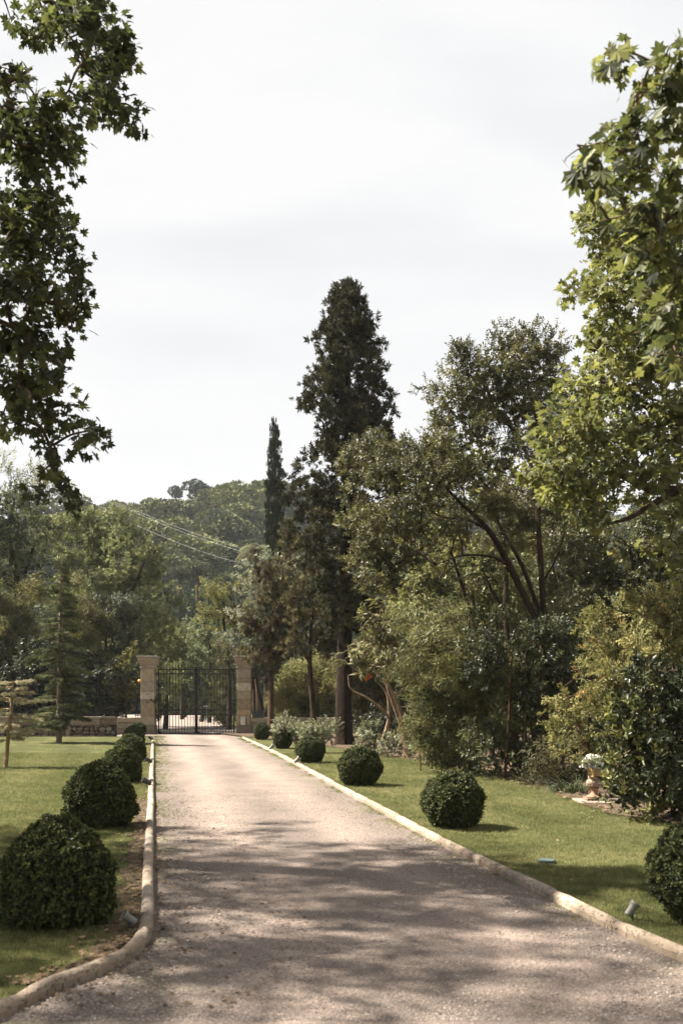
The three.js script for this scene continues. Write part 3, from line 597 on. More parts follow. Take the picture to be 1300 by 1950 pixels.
{ const b = g3(11, 1464), d = -b[2], k = d / F, rows = [], r = rng(63);
  for (const [py, len, left, rise] of [[1300, 34, 0, 0.15], [1302, 30, 1, 0.12], [1313, 45, 1, 0.05], [1326, 36, 0, 0.05], [1318, 20, 0, 0.2], [1340, 45, 1, 0.02], [1342, 20, 0, 0.1], [1350, 58, 0, 0.14], [1362, 50, 1, 0.02], [1372, 30, 0, 0.04], [1378, 54, 0, 0.02], [1384, 52, 1, 0], [1392, 62, 1, -0.03], [1396, 80, 0, 0.08], [1402, 40, 0, 0.02], [1412, 40, 1, -0.05], [1408, 26, 0, 0.0], [1330, 26, 2, 0.1], [1370, 30, 2, 0.1], [1390, 36, 3, 0.1], [1345, 30, 3, 0.1]])
    rows.push([clamp((1464 - py) / 166, 0, 1), len * k, left === 1 ? Math.PI + (r() - 0.5) * 0.7 : left === 0 ? (r() - 0.5) * 0.7 : left === 2 ? 1.6 : -1.6, rise, 0.06]);
  conifer('cedar_sapling', 'sparse pale golden cedar sapling with level branches on the left lawn', b, seen([[11, 1465, d, 0.05], [16, 1405, d, 0.045], [23, 1340, d, 0.036], [25, 1297, d, 0.015]]), rows, { seed: 64, palette: pal([0.22, 0.2, 0.115], [0.33, 0.295, 0.18], [0.44, 0.4, 0.26]), needle: 0.62, barkOf: bark(0.26, 0.21, 0.15), thick: 0.014, dense: 3.2 });
}

// ---------------------------------------------------------------- beyond the gate
const mid = pal([0.05, 0.06, 0.022], [0.095, 0.105, 0.036], [0.16, 0.16, 0.055]);
[
  ['leafy_hedge', 'sunlit leafy shrub seen through the bars on the right of the gate', 'shrub', 50, [[425, 1325, 28, 42], [440, 1290, 22, 34], [412, 1350, 18, 26], [448, 1345, 20, 36]], pal([0.14, 0.15, 0.07], [0.27, 0.27, 0.12], [0.42, 0.4, 0.2]), T.broad, 3.4],
  ['leafy_shrub', 'light green shrub seen through the bars next to the lamp pillar', 'shrub', 47, [[312, 1305, 18, 36], [306, 1340, 12, 24], [328, 1290, 18, 24]], pal([0.09, 0.10, 0.045], [0.17, 0.18, 0.08], [0.28, 0.28, 0.13]), T.broad, 2.8],
  ['round_tree', 'dark round crowned tree standing behind the middle of the gate', 'tree', 72, [[352, 1322, 22, 24], [342, 1330, 14, 18], [362, 1330, 14, 18]], darkHedge, T.farleaf, 4],
  ['narrow_cypress', 'small dark columnar cypress on the verge behind the gate', 'tree', 60, [[384, 1345, 6, 20], [384, 1330, 5, 14]], darkHedge, T.spray, 5],
  ['roadside_tree', 'mid green tree above the left half of the gate', 'tree', 66, [[345, 1225, 34, 32], [330, 1256, 40, 26], [365, 1256, 34, 22]], mid, T.farleaf, 3.6],
  ['roadside_tree', 'blue green tree above the middle of the gate', 'tree', 58, [[398, 1205, 26, 30], [385, 1235, 34, 30], [412, 1238, 32, 32], [400, 1258, 34, 18]], pal([0.05, 0.065, 0.035], [0.09, 0.105, 0.055], [0.15, 0.165, 0.085]), T.farleaf, 3.4],
  ['roadside_tree', 'mottled green and pinkish brown tree leaning over the right end of the gate', 'tree', 46, [[435, 1240, 24, 24], [445, 1262, 20, 20], [425, 1265, 20, 18]], pal([0.06, 0.06, 0.025], [0.11, 0.10, 0.045], [0.2, 0.155, 0.10]), T.broad, 3],
  ['open_tree', 'light green open tree with dark forked branches left of the brownish juniper', 'tree', 56, [[440, 1112, 30, 16], [415, 1130, 30, 22], [440, 1145, 34, 24], [400, 1160, 20, 16], [395, 1180, 18, 16], [455, 1170, 34, 30], [430, 1185, 30, 24]], pal([0.08, 0.085, 0.028], [0.145, 0.14, 0.045], [0.22, 0.2, 0.07]), T.ash, 2.3],
  ['glaucous_tree', 'pale silvery green tree at the foot of the slim cypress', 'tree', 53, [[480, 1130, 26, 30], [500, 1090, 30, 22], [545, 1085, 36, 30], [470, 1165, 30, 34], [455, 1195, 28, 28], [520, 1110, 30, 30], [565, 1100, 30, 40]], pal([0.10, 0.11, 0.065], [0.17, 0.175, 0.11], [0.27, 0.265, 0.18]), T.ash, 2.8],
  ['far_tree', 'hazy olive green tree at the hill foot, behind the left half of the gate', 'tree', 85, [[372, 1215, 28, 22], [355, 1235, 30, 26], [385, 1235, 24, 24], [335, 1220, 26, 30]], pal([0.06, 0.068, 0.03], [0.10, 0.105, 0.045], [0.14, 0.14, 0.06]), T.farleaf, 3.6],
].forEach(([name, label, cat, d, list, palette, geo, lai], i) => {
  const xs = list.map((l) => l[0]), top = Math.min(...list.map((l) => l[1])), x = xs.reduce((a, b) => a + b) / xs.length, y = CY + EYE * F / d;
  const fork = name === 'open_tree' ? [seen([[452, 1190, d, 0.1], [425, 1165, d, 0.07], [405, 1150, d, 0.03]]), seen([[455, 1180, d, 0.09], [445, 1150, d, 0.06], [425, 1120, d, 0.03]])] : [];
  plant(name, label, cat, P(x, CY, d).setY(0).toArray(), { trunk: [seen([[x, y, d, 0.14], [x + 2, (y + top) / 2, d, 0.1], [x, top, d, 0.03]]), ...fork], barkOf: bark(0.04, 0.033, 0.026), branches: 45, tip: 0.012, seed: 70 + i, subR: 0.5, geo, mat: L.soft, lai, holes: 0.45, blobs: B(d, list), palette });
});
// hanging creeper leaves by the gate hinge
plant('creeper', 'thin leafy creeper hanging between the lamp pillar and the gate bars', 'plant', [gx(297), 0, -GD - 0.4], { trunk: [seen([[297, 1397, 41.4, 0.012], [298, 1340, 41.4, 0.01], [296, 1290, 41.4, 0.006]])], branches: 20, tip: 0.004, seed: 83, subR: 0.2, geo: T.broad, mat: L.soft, lai: 2.2, blobs: B(41.4, [[297, 1310, 6, 30], [298, 1350, 7, 22], [306, 1358, 8, 6], [297, 1380, 6, 16]]), palette: pal([0.03, 0.035, 0.014], [0.06, 0.066, 0.024], [0.12, 0.12, 0.05]) });

// slim cypress, palm
{ const d = 57, k = [[1080, 19], [1055, 19.5], [1030, 19.5], [1005, 19], [980, 18], [955, 17], [930, 15.5], [905, 13.5], [885, 12], [865, 10], [845, 8], [828, 5.5]];
  plant('slim_cypress', 'slim dark columnar cypress with a forked tip against the hill', 'tree', P(523, CY, d).setY(0).toArray(), { trunk: [seen([[523, 1377, d, 0.25], [523, 1150, d, 0.18], [524, 950, d, 0.09], [524, 830, d, 0.02]])], barkOf: bark(0.06, 0.05, 0.04), branches: 90, tip: 0.01, seed: 90, subR: 0.16, scale: 0.6, geo: T.spray, mat: L.conifer, lai: 16, fill: 0.5, out: 0.22, up: 1.8, wild: 0.18,
    blobs: [...B(d, [[523, 1320, 16, 40], [523, 1250, 19, 45], [523, 1180, 20, 45], [523, 1120, 20, 40], ...k.map(([y, w], i) => [523 + Math.sin(i * 2.1) * 1.2, y, w * 0.9, 24])]), ...B(d, [[519.5, 818, 2.6, 14], [528, 824, 2.6, 14], [535, 905, 4, 12], [512, 930, 5, 14]])],
    palette: pal([0.014, 0.019, 0.008], [0.027, 0.034, 0.014], [0.05, 0.056, 0.025]) }); }
{ const d = 68, c = P(489, 1046, d), t = thing('palm_tree', 'small palm top showing beside the slim cypress', 'tree', [c.x, 0, c.z]), r = rng(91), s = new Soup();
  for (let i = 0; i < 26; i++) { const a = r() * 6.283, e = 0.1 + 0.9 * r(), len = 1.0 + 0.5 * r(); let p = V(0, c.y, 0); for (let k = 0; k < 6; k++) { const q = V(Math.cos(a) * len / 6, (e - k * 0.34) * len / 6, Math.sin(a) * len / 6), n = p.clone().add(q), w = V(-Math.sin(a), 0, Math.cos(a)); for (const sd of [-1, 1]) for (let m = 0; m < 2; m++) s.leaf(p.clone().lerp(n, m / 2), w.clone().multiplyScalar(sd).add(q.clone().multiplyScalar(3)).add(V(0, -0.25, 0)).normalize(), V(0, 1, 0), 0.5, 0.03, 0.2, 0.3, [1, 1, 1]); p = n; } }
  const m = leafMat(0.3); m.color.copy(col(0.12, 0.12, 0.06)); part('crown', s.geo(), m, t); part('trunk', limb([[0, 0, 0, 0.2], [0.1, c.y * 0.5, 0, 0.17], [0, c.y, 0, 0.15]], 9, 6), bark(0.1, 0.08, 0.06), t); }

// ---------------------------------------------------------------- tall conifer and the trees right of the gate
{ const b = g3(656, 1420), d = -b[2];
  const prof = [[560, -24, 28], [574, -36, 36], [592, -42, 48], [612, -44, 54], [636, -64, 58], [660, -52, 68], [690, -60, 84], [715, -68, 78], [740, -84, 86], [765, -94, 92], [790, -70, 92], [815, -68, 90], [845, -74, 84], [875, -92, 92], [905, -108, 88], [935, -118, 84], [965, -120, 84], [1000, -116, 84], [1035, -112, 85], [1070, -108, 80], [1110, -96, 84], [1150, -60, 80], [1185, -40, 70]], r = rng(95), list = [];
  for (let i = 0; i < prof.length; i++) {
    const [y, l, q] = prof[i], n = 8 + Math.floor((q - l) / 22);
    for (let j = 0; j < n; j++) { const a = j / n * 6.283 + r(), e = 0.6 + 0.56 * r(), half = Math.cos(a) < 0 ? -l : q, x = 660 + Math.cos(a) * half * e * 0.9, dz = -Math.sin(a) * (q - l) / 2 * e * 0.84 * d / F, s = (7.5 + 9 * r()) * (y < 600 ? 0.7 : 1); list.push([x, y + (r() - 0.5) * 26 + 6, s, s * 0.62, -dz]); }
    const m = Math.max(3, n / 2); for (let j = 0; j < m; j++) list.push([660 + lerp(l, q, r()) * 0.55, y + (r() - 0.5) * 20, 15 + 8 * r(), 11, (r() - 0.5) * 2, 0.8]);
  }
  plant('tall_conifer', 'tall broad dark cypress with a thick trunk towering behind the lawn', 'tree', b, {
    trunk: [seen([[656, 1421, d, 0.36], [655, 1395, d, 0.27], [655, 1300, d, 0.25], [657, 1150, d, 0.22], [660, 950, d, 0.16], [662, 750, d, 0.1], [660, 620, d, 0.05], [659, 572, d, 0.02]])],
    barkOf: bark(0.022, 0.016, 0.012), branches: 430, tip: 0.012, seed: 96, subR: 0.3, geo: T.tuft, mat: L.conifer, lai: 4.8, fill: 0.2, out: 0.5, up: 0.35, wild: 0.7, blobs: B(d, list), palette: pal([0.020, 0.022, 0.009], [0.042, 0.041, 0.017], [0.085, 0.070, 0.028]),
  }); }
const juniper = pal([0.03, 0.027, 0.012], [0.065, 0.054, 0.024], [0.12, 0.098, 0.044], [0.16, 0.148, 0.068]);
plant('juniper_tree', 'brownish olive juniper on a straight slender trunk right beside the letterbox', 'tree', g3(515, 1404), {
  trunk: [seen([[515, 1405, 38, 0.13], [516, 1300, 38, 0.11], [516, 1230, 38, 0.09], [530, 1150, 38, 0.06], [540, 1090, 38, 0.03]])], barkOf: bark(0.075, 0.056, 0.04), branches: 110, seed: 101, subR: 0.35, geo: T.tuft, mat: L.conifer, lai: 4.6, holes: 0.4,
  blobs: B(38, [[530, 1105, 42, 30], [505, 1120, 26, 30], [560, 1115, 36, 34], [515, 1160, 42, 36], [560, 1165, 42, 36], [485, 1190, 26, 26], [500, 1215, 36, 30], [545, 1215, 40, 34], [475, 1240, 22, 20], [520, 1250, 30, 22]]), palette: juniper });
plant('juniper_tree', 'brownish juniper with a dark slightly leaning trunk before the bamboo near the tall cypress', 'tree', g3(600, 1409), {
  trunk: [seen([[600, 1408, 36, 0.12], [594, 1330, 36, 0.09], [590, 1270, 36, 0.085], [592, 1200, 36, 0.06], [600, 1120, 36, 0.03]]), seen([[590, 1265, 36, 0.05], [570, 1225, 36, 0.04], [550, 1200, 36, 0.02]])], barkOf: bark(0.05, 0.04, 0.03), branches: 110, seed: 102, subR: 0.35, geo: T.tuft, mat: L.conifer, lai: 4.6, holes: 0.4,
  blobs: B(36, [[575, 1060, 30, 36, -2], [565, 1010, 22, 30, -2], [600, 1105, 36, 34], [625, 1140, 30, 36], [590, 1150, 36, 30], [620, 1190, 32, 30], [580, 1200, 36, 26], [600, 1235, 34, 20], [570, 1240, 26, 16], [635, 1230, 26, 18]]), palette: juniper });
plant('leaning_tree', 'small dark tree with two thin leaning trunks behind the letterbox', 'tree', g3(508, 1397), {
  trunk: [seen([[508, 1396, 41.6, 0.08], [498, 1340, 42, 0.07], [488, 1290, 42, 0.06], [484, 1240, 42, 0.03]]), seen([[484, 1396, 42, 0.08], [484, 1330, 42, 0.07], [482, 1270, 42, 0.05], [486, 1230, 42, 0.03]])], barkOf: bark(0.05, 0.04, 0.032), branches: 40, seed: 103, subR: 0.35, geo: T.broad, mat: L.oak, lai: 3, holes: 0.4,
  blobs: B(42, [[480, 1245, 28, 26], [478, 1275, 14, 14], [500, 1260, 26, 24], [466, 1250, 14, 10], [465, 1283, 13, 7], [500, 1290, 18, 20]]), palette: pal([0.025, 0.03, 0.012], [0.05, 0.055, 0.02], [0.10, 0.10, 0.035]) });
const bam = pal([0.085, 0.09, 0.024], [0.145, 0.14, 0.04], [0.22, 0.20, 0.065]);
plant('bamboo_clump', 'bright yellow green bamboo between the slender trunks right of the gate', 'bamboo', P(590, CY, 41).setY(0).toArray(), {
  trunk: [[560, 555], [580, 585], [605, 612], [625, 620]].map(([a, b]) => seen([[a, 1392, 43, 0.03], [(a + b) / 2, 1330, 43, 0.025], [b, 1260, 43, 0.01]])), barkOf: bark(0.14, 0.12, 0.05), branches: 60, seed: 104, subR: 0.4, geo: T.bamboo, scale: 1.5, mat: L.bamboo, lai: 3.6, holes: 0.35, up: 0.1,
  blobs: B(43, [[560, 1300, 34, 34], [600, 1290, 34, 30], [630, 1310, 28, 36], [575, 1340, 38, 30], [615, 1350, 34, 30], [545, 1340, 26, 36], [590, 1385, 50, 22], [535, 1290, 22, 26]]), palette: bam });
plant('bamboo_clump', 'shaded brown bamboo thicket right of the tall cypress trunk', 'bamboo', P(715, CY, 36).setY(0).toArray(), {
  trunk: [685, 697, 705, 716, 728, 740, 752, 765].map((a, i) => seen([[a, 1408, 36, 0.03], [a + 3, 1340, 36, 0.027], [a + (i % 3 - 1) * 12, 1240, 36, 0.01]])), barkOf: bark(0.12, 0.085, 0.045), branches: 50, seed: 105, subR: 0.4, geo: T.bamboo, scale: 1.4, mat: L.bamboo, lai: 3.2, up: 0.1,
  blobs: B(36.5, [[700, 1300, 36, 40], [740, 1310, 40, 44], [720, 1255, 44, 34], [775, 1320, 30, 50], [690, 1350, 26, 36], [740, 1365, 40, 30]]), palette: pal([0.05, 0.042, 0.016], [0.085, 0.07, 0.025], [0.13, 0.105, 0.04]) });

// loquat with many bare stems
{ const b = g3(776, 1446), d = -b[2], w = 0.5;
  const t = plant('loquat_tree', 'multi stemmed loquat with long pale leaves and bare grey stems at the lawn edge', 'tree', b, {
    trunk: [seen([[776, 1448, d, 0.13], [774, 1425, d, 0.10], [772, 1415, d, 0.085], [760, 1370, d, 0.06], [742, 1320, d, 0.05], [728, 1270, d, 0.04], [722, 1205, d, 0.025], [724, 1160, d, 0.012]]),
      seen([[773, 1412, d, 0.06], [764, 1360, d - 0.2, 0.045], [738, 1300, d - 0.2, 0.04], [715, 1305, d - 0.2, 0.02]].slice(0, 3)),
      seen([[780, 1415, d, 0.06], [792, 1375, d, 0.045], [800, 1345, d, 0.035], [806, 1320, d, 0.015]]), seen([[784, 1420, d, 0.055], [798, 1395, d, 0.05], [802, 1370, d, 0.035], [797, 1350, d, 0.02]]),
      seen([[727, 1412, d + w, 0.05], [736, 1385, d + w, 0.045], [738, 1365, d + w, 0.04], [700, 1330, d + w, 0.03], [668, 1312, d + w, 0.02], [662, 1285, d + w, 0.012]]), seen([[735, 1412, d + w, 0.045], [740, 1370, d + w, 0.04], [736, 1320, d + w, 0.03], [720, 1300, d + w, 0.02]]),
      seen([[752, 1325, d, 0.03], [768, 1310, d, 0.025], [776, 1290, d, 0.015]])],
    barkOf: bark(0.21, 0.17, 0.13), branches: 70, tip: 0.006, seed: 110, subR: 0.35, geo: T.loquat, mat: L.bamboo, lai: 2.1, holes: 0.3, up: 0.4,
    blobs: B(d, [[722, 1175, 28, 22], [745, 1190, 28, 26], [700, 1200, 26, 22], [680, 1245, 32, 22], [715, 1240, 30, 24], [755, 1235, 36, 26], [770, 1265, 26, 20], [740, 1275, 26, 20], [655, 1255, 22, 14], [800, 1300, 14, 14], [690, 1275, 20, 10]]),
    palette: pal([0.08, 0.078, 0.026], [0.135, 0.125, 0.045], [0.22, 0.195, 0.09]) });
  const s = new Soup(), r = rng(9); for (let i = 0; i < 9; i++) s.leaf(P(698 + 7 * r(), 1279 + 8 * r(), d - 0.35).sub(V(...b)), V((r() - 0.5) * 0.9, -1, (r() - 0.5) * 0.9).normalize(), V(0, 0.2, 1), 0.16, 0.035, 0.3, 0.1, [1, 1, 1]);
  const m = leafMat(0.35); m.color.copy(col(0.34, 0.10, 0.03)); part('withered_leaves', s.geo(), m, t).userData.label = 'bunch of orange red withered leaves'; }

// ---------------------------------------------------------------- right side thicket
const oakPal = pal([0.034, 0.036, 0.013], [0.07, 0.07, 0.024], [0.138, 0.13, 0.048]);
const td = 22, slim = (l) => l.map(([a, b, c, q]) => [a, b, c, q * 0.6]);
plant('evergreen_oak', 'big spreading evergreen oak with several dark stems fanning out above the thicket', 'tree', P(1045, CY, td).setY(0).toArray(), {
  trunk: [
    seen(slim([[1048, 1480, td, 0.17], [1042, 1330, td, 0.16], [1035, 1215, td, 0.15], [1000, 1140, td, 0.13], [960, 1060, td, 0.12], [930, 1010, td, 0.1], [895, 975, td - 0.5, 0.07], [850, 930, td - 1, 0.045], [830, 900, td - 1, 0.025]])),
    seen(slim([[1038, 1200, td, 0.10], [1010, 1120, td + 0.3, 0.085], [985, 1060, td + 0.3, 0.075], [950, 1000, td + 0.6, 0.06], [935, 950, td + 0.6, 0.05], [905, 890, td + 0.6, 0.03]])),
    seen(slim([[1040, 1230, td, 0.12], [1034, 1160, td, 0.12], [1030, 1090, td, 0.11], [1024, 1000, td, 0.09], [1020, 930, td, 0.08], [1000, 860, td + 0.5, 0.07], [960, 800, td + 0.8, 0.055], [920, 760, td + 1, 0.035]])),
    seen(slim([[1022, 960, td, 0.06], [1030, 850, td, 0.05], [1010, 760, td, 0.035], [1000, 700, td, 0.02]])),
    seen(slim([[965, 1075, td, 0.06], [935, 1060, td - 0.8, 0.05], [880, 1058, td - 1.2, 0.035], [830, 1075, td - 1.5, 0.02]])),
    seen(slim([[935, 1015, td, 0.06], [890, 990, td + 0.5, 0.05], [845, 985, td + 0.8, 0.035], [790, 960, td + 1, 0.02]])),
    seen(slim([[1032, 1110, td, 0.05], [1060, 1060, td, 0.035], [1075, 1010, td - 0.3, 0.025]])),
  ], barkOf: bark(0.035, 0.028, 0.022), branches: 330, tip: 0.0085, seed: 120, subR: 0.4, geo: T.oak, mat: L.oak, lai: 5.6, holes: 0.85, up: 0.25,
  blobs: B(td, [[945, 690, 55, 46], [1010, 690, 60, 42], [890, 715, 42, 40], [858, 755, 40, 46], [925, 750, 70, 46], [1000, 760, 70, 60, 0.5], [1060, 700, 30, 40], [880, 800, 50, 40], [1050, 780, 40, 60], [900, 850, 52, 40, -0.5], [840, 870, 50, 44, -0.8], [960, 860, 60, 50, -0.5], [780, 850, 60, 46, 0.4], [725, 865, 50, 40, 0.6], [690, 900, 36, 44, 0.8], [740, 920, 55, 44, -0.5], [715, 960, 45, 46, 0.6], [800, 920, 50, 40, -1.5], [860, 930, 56, 34, -1.6], [930, 930, 50, 44, -1.2], [760, 985, 46, 40, -0.8], [730, 1030, 36, 40, -0.4], [800, 1030, 44, 34, 0.8], [1000, 960, 50, 50, 1], [760, 1085, 50, 36, -0.6], [720, 1100, 30, 34, -0.6], [820, 1110, 50, 36, -0.8], [1070, 900, 40, 60, 1], [980, 1060, 50, 46, 1.4], [800, 885, 40, 26, 0.4], [870, 890, 40, 30, 0.6], [925, 900, 40, 30, 0.8], [830, 950, 40, 26, 1], [850, 1010, 40, 24, -0.8, 0.7], [900, 1060, 44, 30, -0.4, 0.6], [1060, 1000, 40, 50, 0.8], [1080, 1100, 44, 50, 0.5], [690, 1000, 30, 40, 0.4], [700, 1060, 30, 36, 0.2]]),
  palette: oakPal,
});
plant('thicket_tree', 'slim tree with thin dark leaning stems inside the thicket left of the evergreen oak', 'tree', P(930, CY, 23.5).setY(0).toArray(), {
  trunk: [seen([[938, 1470, 23.5, 0.07], [925, 1280, 23.5, 0.065], [898, 1180, 23.5, 0.06], [880, 1120, 23.5, 0.05], [858, 1050, 23.5, 0.03]]), seen([[985, 1470, 24, 0.07], [970, 1270, 24, 0.065], [962, 1160, 24, 0.06], [964, 1080, 24, 0.05]]), seen([[965, 1180, 24, 0.045], [938, 1130, 24, 0.04], [918, 1085, 24, 0.025]])],
  barkOf: bark(0.035, 0.028, 0.022), branches: 130, seed: 121, subR: 0.45, geo: T.broad, mat: L.oak, lai: 3.2, holes: 0.6,
  blobs: B(26, [[880, 1080, 60, 50], [950, 1090, 60, 50], [830, 1140, 50, 46], [900, 1150, 60, 50], [970, 1170, 60, 56], [860, 1210, 60, 50], [930, 1230, 60, 50], [1000, 1110, 40, 50]]), palette: pal([0.065, 0.07, 0.02], [0.115, 0.12, 0.034], [0.18, 0.175, 0.055]),
});
[
  ['thicket_tree', 'leafy tree in the shade between the evergreen oak and the orange tipped shrub', 'tree', 25, [[1080, 1060, 50, 60], [1130, 1080, 60, 60], [1190, 1070, 60, 60], [1120, 1160, 70, 60], [1200, 1140, 70, 60], [1070, 1150, 50, 60], [1060, 1240, 60, 60]], pal([0.035, 0.038, 0.013], [0.062, 0.064, 0.02], [0.11, 0.105, 0.035]), T.broad, 3.2, L.oak],
  ['thicket_tree', 'dark leafy tree at the right edge below the plane tree', 'tree', 24, [[1220, 1010, 46, 40], [1160, 1010, 50, 40], [1260, 1060, 60, 60], [1310, 1100, 70, 80], [1250, 1130, 60, 50], [1330, 1190, 70, 70], [1280, 1010, 50, 40]], pal([0.035, 0.04, 0.013], [0.065, 0.07, 0.022], [0.12, 0.12, 0.038]), T.broad, 3.2, L.oak],
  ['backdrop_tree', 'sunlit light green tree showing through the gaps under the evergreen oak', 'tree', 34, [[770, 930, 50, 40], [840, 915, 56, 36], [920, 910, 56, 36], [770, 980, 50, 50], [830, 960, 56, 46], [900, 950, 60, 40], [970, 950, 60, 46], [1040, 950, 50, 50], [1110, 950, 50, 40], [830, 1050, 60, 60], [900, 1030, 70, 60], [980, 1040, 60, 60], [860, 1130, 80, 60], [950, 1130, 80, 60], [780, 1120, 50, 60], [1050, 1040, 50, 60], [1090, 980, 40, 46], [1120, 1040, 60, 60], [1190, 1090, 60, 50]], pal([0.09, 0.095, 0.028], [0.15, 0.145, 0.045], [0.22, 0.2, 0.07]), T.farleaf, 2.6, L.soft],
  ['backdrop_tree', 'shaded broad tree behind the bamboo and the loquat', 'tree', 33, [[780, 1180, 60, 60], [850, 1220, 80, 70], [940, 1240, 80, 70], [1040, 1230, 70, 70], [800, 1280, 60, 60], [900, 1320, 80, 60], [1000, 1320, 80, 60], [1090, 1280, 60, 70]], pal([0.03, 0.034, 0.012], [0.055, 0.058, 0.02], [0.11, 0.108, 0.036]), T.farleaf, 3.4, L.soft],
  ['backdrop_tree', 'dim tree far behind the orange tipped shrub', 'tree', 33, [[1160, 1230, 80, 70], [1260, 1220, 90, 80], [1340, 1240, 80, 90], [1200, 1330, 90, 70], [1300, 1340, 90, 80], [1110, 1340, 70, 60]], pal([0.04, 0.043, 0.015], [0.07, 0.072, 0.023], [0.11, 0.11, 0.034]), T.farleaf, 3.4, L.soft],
].forEach(([name, label, cat, d, list, palette, geo, lai, mat], i) => {
  const x = list.reduce((a, l) => a + l[0], 0) / list.length, y = CY + EYE * F / d, top = Math.min(...list.map((l) => l[1]));
  plant(name, label, cat, P(x, CY, d).setY(0).toArray(), { trunk: [seen([[x + 10, y, d, 0.16], [x, (y + top) / 2, d, 0.11], [x - 6, top, d, 0.03]]), seen([[x - 30, y, d + 0.6, 0.08], [x - 40, (y + top) / 2, d + 0.4, 0.06], [x - 60, top + 30, d, 0.03]])], barkOf: bark(0.06, 0.05, 0.04), branches: 90, seed: 125 + i, subR: 0.5, geo, mat, lai, holes: 0.45, blobs: B(d, list), palette });
});
plant('bamboo_clump', 'tall feathery bamboo leaning over the lawn edge right of the loquat', 'bamboo', P(860, CY, 20.5).setY(0).toArray(), {
  trunk: [[800, 790], [822, 800], [840, 825], [866, 880], [890, 900], [905, 930]].map(([a, b], i) => seen([[a, 1468, 20.5, 0.022], [(a + b) / 2, 1330, 20.5, 0.02], [b, 1190, 20.2 - i * 0.1, 0.006]])), barkOf: bark(0.11, 0.10, 0.04), branches: 130, tip: 0.004, seed: 131, subR: 0.3, geo: T.bamboo, mat: L.bamboo, lai: 4.6, holes: 0.5, up: -0.15, out: 0.8,
  blobs: B(20, [[800, 1215, 36, 34], [835, 1190, 36, 34], [790, 1260, 34, 34], [830, 1250, 40, 36, -0.6], [875, 1240, 40, 40], [800, 1310, 34, 34], [845, 1310, 40, 36, -0.5], [890, 1300, 40, 40], [815, 1365, 30, 34], [855, 1370, 36, 36], [905, 1360, 36, 40], [935, 1330, 36, 46], [945, 1390, 34, 34, -0.8], [985, 1375, 36, 30, -0.8], [925, 1410, 26, 20, -1.2], [960, 1270, 36, 40], [800, 1420, 26, 24], [830, 1435, 30, 20], [870, 1440, 30, 18], [845, 1410, 30, 24], [900, 1425, 26, 24]]),
  palette: pal([0.045, 0.052, 0.017], [0.10, 0.103, 0.035], [0.19, 0.18, 0.07]),
});
{ const a = G(857, 1441), t = thing('garden_pole', 'thin dark pole leaning in front of the feathery bamboo', 'pole', a.toArray()), p = P(838, 1230, -a.z + 0.1).sub(a);
  part('shaft', limb([[0, -0.03, 0, 0.014], [p.x * 0.5 + 0.03, p.y * 0.5, p.z * 0.5, 0.013], [p.x, p.y, p.z, 0.01]], 8, 5, 0.02), M.iron, t);
  part('ferrule', at(new THREE.CylinderGeometry(0.02, 0.022, 0.12, 10), 0, 0.05, 0), M.darkMetal, t); }
plant('glossy_shrub', 'dark glossy camellia like shrub under the evergreen oak stems', 'shrub', P(1000, CY, 18.5).setY(0).toArray(), {
  trunk: [[960, 975], [1000, 1000], [1040, 1030], [1075, 1060]].map(([a, b], i) => seen([[a, 1488, 18.5, 0.03], [(a + b) / 2, 1380, 18.5, 0.026], [b, 1240, 18.5, 0.012]])), barkOf: bark(0.07, 0.05, 0.037), branches: 90, seed: 132, subR: 0.33, geo: T.oak, mat: L.gloss, lai: 3.6, holes: 0.5, fill: 0.35,
  blobs: B(18.8, [[940, 1220, 50, 44], [1000, 1230, 56, 46], [1060, 1230, 44, 50], [970, 1290, 56, 46], [1040, 1300, 50, 50], [1090, 1300, 40, 56], [1000, 1350, 50, 44], [1065, 1370, 50, 50], [1020, 1420, 56, 44], [1075, 1440, 44, 40], [985, 1450, 40, 34], [930, 1430, 34, 40]]),
  palette: pal([0.016, 0.021, 0.008], [0.032, 0.038, 0.013], [0.075, 0.08, 0.03]),
});
